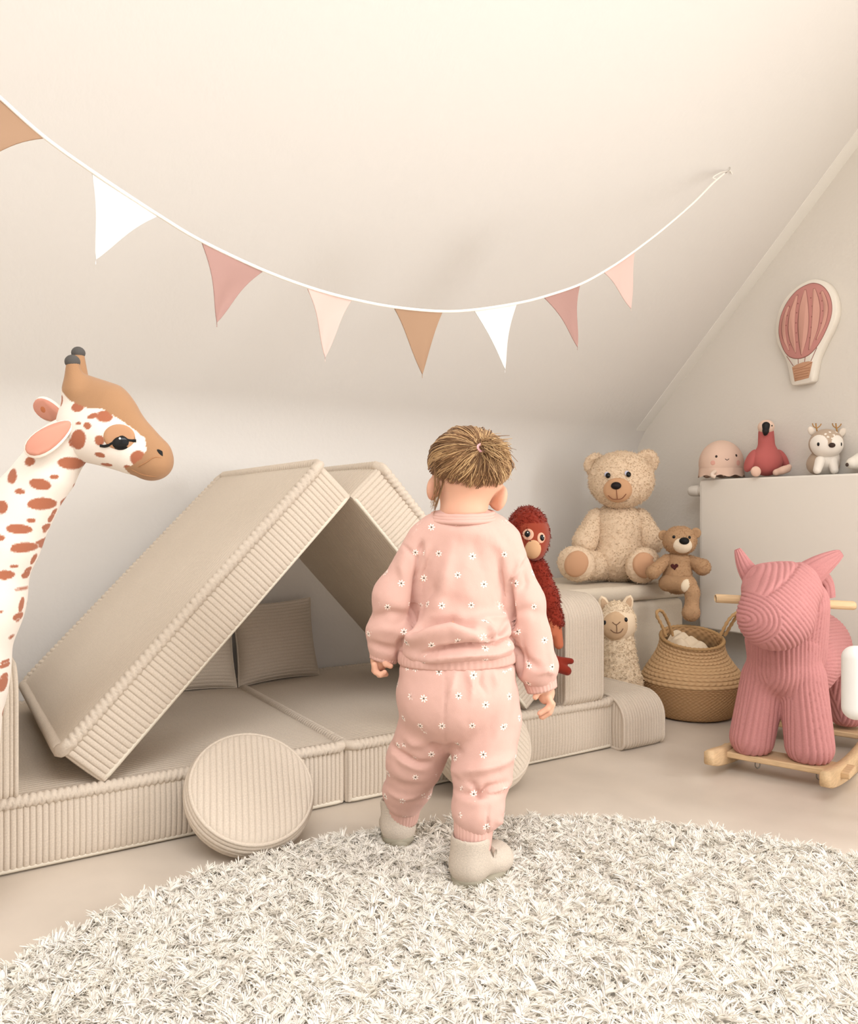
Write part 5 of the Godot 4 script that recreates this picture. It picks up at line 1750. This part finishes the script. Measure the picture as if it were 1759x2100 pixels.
func bunting() -> void:
	var t := thing("bunting_garland", "string of small cloth pennants in tan, white and rose hanging before the sloped ceiling", "bunting")
	var tape := mat(Color(0.95, 0.925, 0.885), 0.85)
	var ctrl := []
	var far_end := Vector3(-1.67, 2.36, 0.596)
	ctrl.append(far_end)
	ctrl.append(gp(-420, -260))
	for p in [[-180, 30], [-60, 146], [0, 200], [90, 280], [190, 352], [325, 441], [415, 495], [540, 554], [640, 591], [725, 614], [810, 630], [905, 638.5], [975, 635], [1060, 622], [1117, 608], [1190, 583], [1250, 550], [1300, 516], [1360, 470], [1420, 418], [1462, 376], [1485, 356]]: ctrl.append(gp(p[0], p[1]))
	var line := smooth_path(ctrl, 150)
	obj("string", tube(line, 0.0031, 8, true, Vector2(1.0, 1.0)), tape, t)
	# knot and loose end at the hook
	var hook := on_slope(1490, 352)
	var tail := [gp(1470, 368), gp(1462, 364), gp(1478, 354), hook + Vector3(0.0, 0.0, 0.004), hook + Vector3(0.012, 0.002, 0.006), hook + Vector3(0.02, -0.006, 0.006)]
	obj("loose_end", tube(smooth_path(tail, 24), 0.0018, 6), tape, t)
	obj("hook", tube(smooth_path([hook + Vector3(0, -0.004, -0.006), hook + Vector3(0, 0.0, 0.008), hook + Vector3(0.0, 0.006, 0.014), hook + Vector3(0, 0.013, 0.010)], 10), 0.0012, 6), mat(Color(0.75, 0.72, 0.68), 0.4), t)
	var along := (gp(900, 600) - gp(800, 600))
	along.y = 0.0
	var n := along.normalized().cross(Vector3.UP).normalized() * -1.0
	var tan := mat(Color(0.605, 0.485, 0.388), 0.9)
	var white := mat(Color(0.85, 0.84, 0.825), 0.9)
	var rose := mat(Color(0.635, 0.50, 0.465), 0.9)
	var blush := mat(Color(0.80, 0.69, 0.65), 0.9)
	for m in [white, blush]:
		m.backlight_enabled = true
		m.backlight = Color(0.2, 0.2, 0.2)
	var k := 0
	for f in [[-70, 138, 92, 282, -75, 348, tan], [190, 353, 327, 442, 200, 530, white], [415, 496, 541, 555, 443, 662, rose], [632, 592, 722, 615, 671, 732, blush], [810, 632, 908, 640, 864, 768, tan], [973, 636, 1060, 624, 1040, 757, white], [1117, 610, 1190, 585, 1182, 712, rose], [1238, 557, 1302, 517, 1298, 632, blush]]:
		var a := gp(f[0], f[1]) + n * 0.001
		var b := gp(f[2], f[3]) + n * 0.001
		var c := gp(f[4], f[5])
		c += n * (0.006 if k % 2 else -0.004)
		var front := []
		var back := []
		var rows := 12
		var cols := 10
		for j in rows + 1:
			var v := float(j) / rows
			var r1 := PackedVector3Array()
			var r2 := PackedVector3Array()
			for i in cols + 1:
				var w := float(i) / cols
				var pin := 1.0 - 0.16 * sin(PI * v)
				var ww := 0.5 + (w - 0.5) * pin
				var p := a.lerp(b, ww).lerp(c, v)
				var wave := 0.0045 * sin(PI * v) * sin(w * 4.2 + k * 1.7 + v * 2.0)
				r1.append(p + n * (wave + 0.0005))
				r2.append(p + n * (wave - 0.0005))
			front.append(r1)
			r2.reverse()
			back.append(r2)
		var mb := MB.new()
		mb.grid(front)
		mb.grid(back)
		var fl := obj("pennant", mb, f[6], t)
		var hem := []
		for j in rows + 1: hem.append(front[j][0])
		for j in range(rows - 1, -1, -1): hem.append(front[j][cols])
		obj("hem", tube(hem, 0.0009, 5), f[6], fl)
		var drop := [front[rows][0], front[rows][0] - Vector3(0, 0.008, 0)]
		obj("thread", tube(drop, 0.0006, 4), f[6], fl)
		k += 1

func on_slope(px: float, py: float) -> Vector3:
	var dx := (px - CX) / F
	var dir := AHEAD + RIGHT * dx + Vector3.UP * ((CY - py) / F)
	# plane y = 1 + 0.93 * (z + 0.88)
	var s := (1.0 + 0.93 * (CAM.z + 0.88) - CAM.y) / (dir.y - 0.93 * dir.z)
	return CAM + dir * s

func rug() -> void:
	rng.seed = 321
	var c := pt(CX + 0.25 / 0.83 * F, CY, 0.83)
	c.y = 0.0
	var r := 0.965
	var t := thing("shag_rug", "large round cream shag rug with a long tousled pile in the foreground", "rug", c)
	var feet := []
	for f in [[1.66, 817, -0.1, 0.085], [1.485, 962, -0.78, 0.095]]:
		var a := pt(f[1], CY, f[0]) - c
		var dir := Vector2(-sin(YAW + f[2]), -cos(YAW + f[2]))
		feet.append([Vector2(a.x, a.z) - dir * 0.004, Vector2(a.x, a.z) + dir * 0.085])
	var base := lathe([Vector2(0.001, 0.001), Vector2(r - 0.01, 0.001), Vector2(r, 0.005), Vector2(r - 0.008, 0.010), Vector2(0.001, 0.010)], 96)
	obj("backing", base, mat(Color(0.87, 0.835, 0.78), 0.95), t)
	# lumpy near-white layer, added to lighten the gaps between tufts
	var lump := noise3(88, 42.0)
	var felt := MB.new()
	var rings := []
	for j in 64:
		var rr := (r - 0.012) * (1.0 - j / 63.0) + 0.0005
		var row := PackedVector3Array()
		for i in 220:
			var a := -TAU * i / 220
			var p := Vector3(cos(a) * rr, 0, sin(a) * rr)
			p.y = (0.0175 + 0.004 * lump.get_noise_3d(p.x, 0, p.z)) if j > 1 else 0.009 - 0.004 * (1 - j)
			row.append(p)
		rings.append(row)
	felt.grid(rings, true)
	obj("added_underlay", felt, mat(Color(0.985, 0.957, 0.915), 0.95), t)
	var wool := vcol(0.9, 0.3)
	wool.backlight_enabled = true
	wool.backlight = Color(0.5, 0.5, 0.5)
	var b := lin(Color(0.985, 0.957, 0.915))
	for kind in 4:
		var mb := MB.new()
		# three yarns to a tuft, each a bundle that lies over and frays at its end
		for y_ in 3:
			var root := Vector3(rng.randf_range(-0.006, 0.006), 0.0, rng.randf_range(-0.006, 0.006))
			var head := rng.randf() * TAU
			var over := Vector2(cos(head), sin(head)) * rng.randf_range(0.45, 1.0)
			var l := rng.randf_range(0.022, 0.032)
			var twist := rng.randf_range(-2.0, 2.0)
			var thick := []
			for q_ in 6:
				var f := q_ / 5.0 * 0.86
				thick.append(root + Vector3(over.x * l * f * f * 0.8, l * (f * 0.92 - 0.40 * f * f * over.length()), over.y * l * f * f * 0.8))
			mb.add(_c(tube(thick, [0.0034, 0.0036, 0.0036, 0.0033, 0.0028, 0.0015], 6, false), Color.WHITE))
			for k in 9:
				var a := TAU * k / 9.0 + rng.randf()
				var fray := rng.randf_range(0.5, 1.3)
				var path := []
				for q_ in 6:
					var f := q_ / 5.0
					var core := root + Vector3(over.x * l * f * f * 0.8, l * (f * 0.92 - 0.40 * f * f * over.length()), over.y * l * f * f * 0.8)
					var rr := 0.0030 + 0.0034 * fray * f * f * f
					path.append(core + Vector3(cos(a + twist * f), 0.5 * sin(a * 2.0 + f), sin(a + twist * f)) * rr)
				mb.add(_c(tube(path, [0.0011, 0.0013, 0.0013, 0.0012, 0.0010, 0.0004], 3, false), Color.WHITE))
		var xf := []
		var cols := []
		var pitch := 0.0132
		var n := int(r / pitch) + 1
		for j in range(-n, n + 1):
			for i in range(-n, n + 1):
				if (i * 7 + j * 13 + 4000) % 4 != kind: continue
				var p := Vector2(i + (0.5 if j % 2 else 0.0), j) * pitch + Vector2(rng.randf_range(-0.006, 0.006), rng.randf_range(-0.006, 0.006))
				if p.length() > r - 0.004: continue
				var under := false
				for f in feet: under = under or Geometry2D.get_closest_point_to_segment(p, f[0], f[1]).distance_to(p) < 0.037
				if under: continue
				var s := rng.randf_range(0.75, 1.2)
				var bs := Basis(Vector3.UP, rng.randf() * TAU) * Basis(Vector3(rng.randf_range(-1, 1), 0, rng.randf_range(-1, 1)).normalized(), rng.randf_range(0.0, 0.35))
				xf.append(Transform3D(bs.scaled(Vector3(s, s * rng.randf_range(0.8, 1.1), s)), Vector3(p.x, 0.008, p.y)))
				var g := rng.randf_range(0.93, 1.04)
				cols.append(Color(b.r * g, b.g * g, b.b * g * rng.randf_range(0.97, 1.0)))
		stuff("pile", mb.mesh(), wool, xf, cols, t)

func white_chair() -> void:
	var a := pt(1808, CY, 1.80)
	var t := thing("child_chair", "small rounded white chair cut off by the right picture edge in front of the horse", "chair", Vector3(a.x, 0, a.z), YAW)
	var shell := mat(Color(0.90, 0.885, 0.86), 0.7)
	var o := obj("backrest", rbox(Vector3(0.175, 0.165, 0.055), 0.054, 6), shell, t)
	o.position = Vector3(0.0, 0.318, 0.0)
	var s := obj("seat", rbox(Vector3(0.24, 0.05, 0.2), 0.022, 4), shell, t)
	s.position = Vector3(0.16, 0.235, 0.10)
	var wood := mat(Color(0.85, 0.72, 0.55), 0.5)
	for p in [[0.09, 0.03], [0.25, 0.03], [0.09, 0.17], [0.25, 0.17]]:
		obj("leg", tube([Vector3(p[0], 0.215, p[1]), Vector3(p[0] * 1.06, 0.0, p[1] * 1.06)], [0.013, 0.009], 12), wood, t)

# ---------------------------------------------------------------- rocking horse and basket
func rib_wave(s: float, pitch: float) -> float:
	var x := fposmod(s / pitch, 1.0) * 2.0 - 1.0
	return sqrt(maxf(0.0, 1.0 - x * x * 0.96))

func rocking_horse() -> void:
	var t := toy("rocking_horse", "pink corduroy rocking horse on pale wooden rockers in front of the radiator", "rocking horse", 1610, 2.12)
	var pink := mat(Color(0.77, 0.53, 0.52), 0.85, 0.4)
	grain(pink, 6.0, noise_tex(0.06, 3, 0.92, 1.0, 91), noise_tex(0.3, 2, 0.0, 1.0, 92), 0.03)
	var pitch := 0.0108
	var amp := 0.0050
	var rear := Vector3(0.255, 0, -0.32)      # from the fore legs to the hind legs
	var side := Vector3(0.79, 0, 0.61)        # the horse's left to right across the picture
	var fx: float = q(1603, 1400).x
	# chest with both fore legs: ribs run down and fan out into the legs
	var fore := [cap(q(1608, 1320, -0.02), q(1606, 1365, -0.01), 0.096, 0.086, 0.03, 0.95), cap(q(1567, 1390, -0.03), q(1542, 1512, -0.035), 0.057, 0.056, 0.014), cap(q(1645, 1390, 0.02), q(1660, 1528, 0.038), 0.058, 0.059, 0.014),
		cut(ell(Vector3(q(1600, 0).x, -0.05, 0.0), Vector3(0.5, 0.108, 0.5), 0.008))]
	var ymid := q(0, 1390).y
	var move := func(p: Vector3, n: Vector3) -> float:
		var spread := 1.0 + maxf(0.0, ymid - p.y) * 2.6
		var s := (p.x - fx) / spread if absf(n.z) > absf(n.x) * 0.75 else p.z
		return amp * (rib_wave(s, pitch) - 0.7)
	obj("forequarters", soften(nets(fore, 0.0026), move), pink, t)
	var by := 0.285
	var c0 := Vector3(fx, by, 0.0) + rear * 0.38
	var c1 := Vector3(fx, by, -0.05) + rear * 1.0
	var bd := [cap(c0, c1, 0.104, 0.112, 0.03)]
	var ax := (c1 - c0).normalized()
	var bmove := func(p: Vector3, n: Vector3) -> float:
		var r := p - c0
		var rad := r - ax * r.dot(ax)
		var ang := atan2(rad.y, rad.dot(side))
		return amp * (rib_wave(ang * 0.108 + 0.15 * r.dot(ax), pitch) - 0.7)
	obj("trunk", soften(nets(bd, 0.0028), bmove), pink, t)
	for s in [-1.0, 1.0]:
		var foot: Vector3 = Vector3(fx, 0.098, 0.0) + rear + side * s * 0.075
		var top: Vector3 = Vector3(fx, 0.25, 0.0) + rear * 0.93 + side * s * 0.05
		var hl := [cap(top, foot + Vector3(0, 0.02, 0), 0.068, 0.058, 0.02), cut(ell(Vector3(foot.x, -0.05, foot.z), Vector3(0.5, 0.115, 0.5), 0.008))]
		obj("hind_leg", soften(nets(hl, 0.003), func(p, n): return amp * (rib_wave(p.x if absf(n.z) > absf(n.x) else p.z, pitch) - 0.7)), pink, t)
	var neck := [cap(q(1618, 1330, -0.03), q(1628, 1240, 0.01), 0.092, 0.085, 0.02)]
	obj("neck", soften(nets(neck, 0.003), func(p, n): return amp * (rib_wave(p.x if absf(n.z) > absf(n.x) else p.z, pitch) - 0.7)), pink, t)
	var hd := [ell(q(1590, 1264, 0.115), Vector3(u(72), u(66), 0.075), 0.045), ell(q(1604, 1212, 0.055), Vector3(u(75), u(50), 0.088), 0.045), cap(q(1566, 1188, 0.05), q(1636, 1184, 0.05), u(26), u(26), 0.04)]
	# cloth panels: a seam runs from the poll to the nose; ribs slant away from it, the muzzle carries arcs of its own
	var m0 := q(1640, 1168, 0.12)
	var m1 := q(1560, 1228, 0.16)
	var nose := q(1532, 1272, 0.16)
	var sd := Vector2(m1.x - m0.x, m1.y - m0.y).normalized()
	var hmove := func(p: Vector3, n: Vector3) -> float:
		var r := Vector2(p.x - m0.x, p.y - m0.y)
		var across := sd.cross(r)
		var away := Vector2(p.x - nose.x, p.y - nose.y).length()
		var s := 0.0
		var seam := 0.0
		if absf(n.z) < 0.22 and p.z < 0.06: s = p.z
		elif away < 0.072 and p.z > 0.05: s = away
		elif across > 0.0: s = r.dot(Vector2(-0.73, -0.68))
		else: s = r.dot(Vector2(0.76, -0.65))
		if away > 0.072: seam = exp(-across * across / 0.000012) * 0.7
		return amp * (rib_wave(s, pitch) - 0.7 - seam)
	obj("head", soften(nets(hd, 0.0022), hmove), pink, t)
	# ears: flattened ribbed horns
	for e in [[[1560, 1205, 0.03], [1530, 1165, 0.02], [1512, 1126, 0.02], 40.0], [[1630, 1200, 0.02], [1684, 1160, 0.03], [1725, 1134, 0.03], 54.0]]:
		var pth := smooth_path([q(e[0][0], e[0][1], e[0][2]), q(e[1][0], e[1][1], e[1][2]), q(e[2][0], e[2][1], e[2][2])], 40)
		var wd: float = e[3]
		obj("ear", tube(pth, func(f, s, a): return u(wd) * (1.0 - 0.80 * pow(f, 1.3)) * 0.62 + amp * 0.8 * (rib_wave(a / TAU * 11.0, 1.0) - 0.7), 66, true, Vector2(0.55, 1.0), Vector3.UP), pink, t)
	var flap := smooth_path([q(1672, 1172, 0.0), q(1694, 1195, -0.01), q(1700, 1226, -0.01)], 24)
	obj("ear_fold", tube(flap, func(f, s, a): return u(17) * (1.0 - 0.2 * f) + amp * 0.8 * (rib_wave(a / TAU * 9.0, 1.0) - 0.7), 54, true, Vector2(0.7, 1.0)), pink, t)
	var wood := grain(mat(Color(0.875, 0.745, 0.58), 0.5), 3.0, null)
	var wt := noise_tex(0.02, 3, 0.86, 1.0, 95)
	wood.albedo_texture = wt
	wood.uv1_scale = Vector3(2.0, 16.0, 16.0)
	M.wood = wood
	obj("handle", tube([q(1467, 1227, 0.0), q(1469, 1227, 0.0), q(1750, 1242, 0.05), q(1753, 1242, 0.05)], [0.0095, 0.0115, 0.0115, 0.0095], 16), wood, t)
	# cross boards under the feet
	var yaw := atan2(-side.z, side.x)
	for k in 2:
		var b := obj("cross_board", rbox(Vector3(0.33, 0.016, 0.085), 0.004, 2), wood, t)
		b.position = Vector3(fx, 0.049, 0.0) + rear * (0.0 if k == 0 else 1.0) + Vector3(0.0, 0.0, 0.01)
		b.rotation.y = yaw
	# rockers: curved boards on edge, ends swept up
	var fw := -rear.normalized()
	for s in [-1.0, 1.0]:
		var top := []
		var low := []
		for k in 33:
			var x := lerpf(-0.36, 0.36, k / 32.0)
			var arc := 0.30 * x * x
			var h := 0.050 * (1.0 - 0.12 * pow(absf(x) / 0.36, 2.0))
			var tip := 1.0 - pow(absf(x) / 0.36, 14.0) * 0.22
			low.append(Vector2(x, arc + h * (1.0 - tip) * 0.5))
			top.append(Vector2(x, arc + h * (0.5 + 0.5 * tip)))
		low.reverse()
		var pts := PackedVector2Array(top + low)
		var rk := obj("rocker", slab(pts, 0.026, 0.004), wood, t)
		var mid: Vector3 = Vector3(fx, 0.0, 0.0) + rear * 0.5 + side * s * 0.138
		rk.position = Vector3(mid.x, 0.002, mid.z)
		rk.basis = Basis(fw, Vector3.UP, fw.cross(Vector3.UP))
	var steel := mat(Color(0.55, 0.53, 0.50), 0.35)
	steel.metallic = 0.9
	for s in [-1.0, 1.0]:
		var p: Vector3 = Vector3(fx, 0.041, 0.035) + side * s * 0.075
		obj("bolt_loop", tube(smooth_path([p + Vector3(-0.006, 0, 0), p + Vector3(-0.006, -0.014, 0), p + Vector3(0, -0.020, 0), p + Vector3(0.006, -0.014, 0), p + Vector3(0.006, 0, 0)], 14), 0.0015, 6), steel, t)

# the soft mouth of the basket dips towards the room
func slouch(y: float, z: float) -> float:
	return z * 0.24 * smoothstep(0.14, 0.26, y)

func basket() -> void:
	var c := pt(1419, CY, 2.79)
	var t := thing("seagrass_basket", "round woven seagrass belly basket with two rope handles beside the pink rocking horse", "basket", Vector3(c.x, 0, c.z), YAW)
	D0 = 2.79
	P0 = 1419
	var straw := lin(Color(0.715, 0.565, 0.405))
	var pale := lin(Color(0.80, 0.67, 0.51))
	var brown := lin(Color(0.60, 0.44, 0.285))
	var key := [Vector2(0.118, 0.002), Vector2(0.138, 0.012), Vector2(0.158, 0.05), Vector2(0.168, 0.095), Vector2(0.169, 0.122), Vector2(0.155, 0.152), Vector2(0.132, 0.184), Vector2(0.112, 0.216), Vector2(0.103, 0.246), Vector2(0.104, 0.262)]
	var pr := smooth_path(key, 170)
	var mb := MB.new()
	var rows := []
	var sides := 240
	for j in pr.size():
		var row := PackedVector3Array()
		var y: float = pr[j].y
		for i in sides:
			var a := -TAU * i / sides
			var d := 0.0
			var tone := 0.5
			if y > 0.118:
				var rr := (y - 0.118) / 0.0125
				var rowi := floorf(rr)
				var f := rr - rowi
				var x := fposmod(a / TAU * 46.0 + f * 0.45 * (1.0 if int(rowi) % 2 else -1.0) + rowi * 0.5, 1.0)
				d = 0.0052 * sqrt(maxf(0.0, 1.0 - pow(2.0 * f - 1.0, 2.0))) + 0.0034 * (absf(sin(PI * x)) - 0.5)
				tone = 0.45 + 0.4 * absf(sin(PI * x)) * sin(PI * f)
			else:
				var rr := y / 0.0058
				var rowi := floorf(rr)
				var f := rr - rowi
				var x := a / TAU * 60.0 + (0.5 if int(rowi) % 2 else 0.0)
				d = 0.0020 * sin(PI * f) + 0.0014 * sin(TAU * x)
				tone = 0.22 + 0.12 * sin(TAU * x) * sin(PI * f)
			tone += 0.12 * sin(i * 1.7 + j * 0.9) * sin(i * 0.37)
			var rad: float = pr[j].x + d
			row.append(Vector3(cos(a) * rad, y - slouch(y, sin(a) * rad), sin(a) * rad))
			mb.c.append(brown.lerp(pale, clampf(tone + 0.15, 0.0, 1.0)) if y <= 0.118 else straw.lerp(pale, clampf(tone, 0.0, 1.0)))
		rows.append(row)
	mb.grid(rows, true)
	var inner := []
	for j in 40:
		var p: Vector2 = pr[int(lerpf(pr.size() - 1, 0, j / 39.0))]
		var row := PackedVector3Array()
		for i in sides:
			var a := -TAU * i / sides
			var rad := p.x - 0.006 + 0.0025 * sin(j * 1.6) * sin(i * 0.6)
			row.append(Vector3(cos(a) * rad, p.y + 0.001 - slouch(p.y, sin(a) * rad), sin(a) * rad))
			mb.c.append(straw)
		inner.append(row)
	mb.grid(inner, true)
	mb.fan(Vector3(0, 0.004, 0), inner[39], true, straw)
	var wm := vcol(0.85)
	obj("body", mb, wm, t)
	var rope_m := mat(Color(0.70, 0.56, 0.39), 0.85)
	var rim := []
	for k in 120: rim.append(Vector3(cos(TAU * k / 120) * 0.1035, 0.264 - slouch(0.264, sin(TAU * k / 120) * 0.1035), sin(TAU * k / 120) * 0.1035))
	obj("rim", closed_tube(rim, func(s, a): return 0.0062 + 0.0014 * sin(s * 420.0 + a * 2.0), 10), rope_m, t)
	for h in [[[1366, 1305, 0.03], [1357, 1282, 0.03], [1347, 1262, 0.03], [1350, 1252, 0.025], [1360, 1256, 0.01], [1372, 1280, -0.01], [1380, 1304, -0.02]], [[1476, 1308, 0.03], [1481, 1296, 0.03], [1494, 1272, 0.03], [1508, 1258, 0.02], [1511, 1262, 0.0], [1498, 1284, -0.02], [1486, 1304, -0.03]]]:
		var ctrl := []
		for p in h: ctrl.append(q(p[0], p[1], p[2]))
		obj("handle", tube(smooth_path(ctrl, 60), func(_f, s, a): return 0.0052 * (1.0 + 0.22 * sin(a * 2.0 + s * 330.0)), 10), rope_m, t)
	# folded cloth inside: a thing of its own
	var cl := MB.new()
	var nz := noise3(77, 16.0)
	var rr2 := []
	for j in 30:
		var row := PackedVector3Array()
		for i in 60:
			var a := -TAU * i / 60
			var r := 0.074 * (1.0 - j / 29.0) + 0.0005
			var x := cos(a) * r - 0.02
			var z := sin(a) * r + 0.005
			var k := r / 0.074
			var hgt := 0.268 + 0.012 * sin(a * 3.0 + 0.6) * k + 0.007 * sin(a * 5.0 + 2.0 + k * 2.0) * k + 0.006 * sin(k * 9.0 + a) - 0.020 * k * k * k - 0.55 * maxf(0.0, x - 0.015)
			row.append(Vector3(x, hgt - 0.004 - 0.20 * z, z))
		rr2.append(row)
	cl.grid(rr2, true)
	var cloth := obj("cloth", cl, mat(Color(0.86, 0.79, 0.69), 0.95, 0.2))
	cloth.position = t.position
	cloth.rotation.y = YAW
	cloth.name = "folded_cloth"
	tag(cloth, "crumpled cream cloth lying inside the open woven seagrass basket", "cloth")

func _ready() -> void:
	light_and_camera()
	room()
	sofa()
	bench()
	radiator()
	child()
	giraffe()
	rocking_horse()
	big_bear()
	basket()
	llama()
	small_bear()
	monkey()
	rug()
	bunting()
	balloon()
	shelf_toys()
	white_chair()
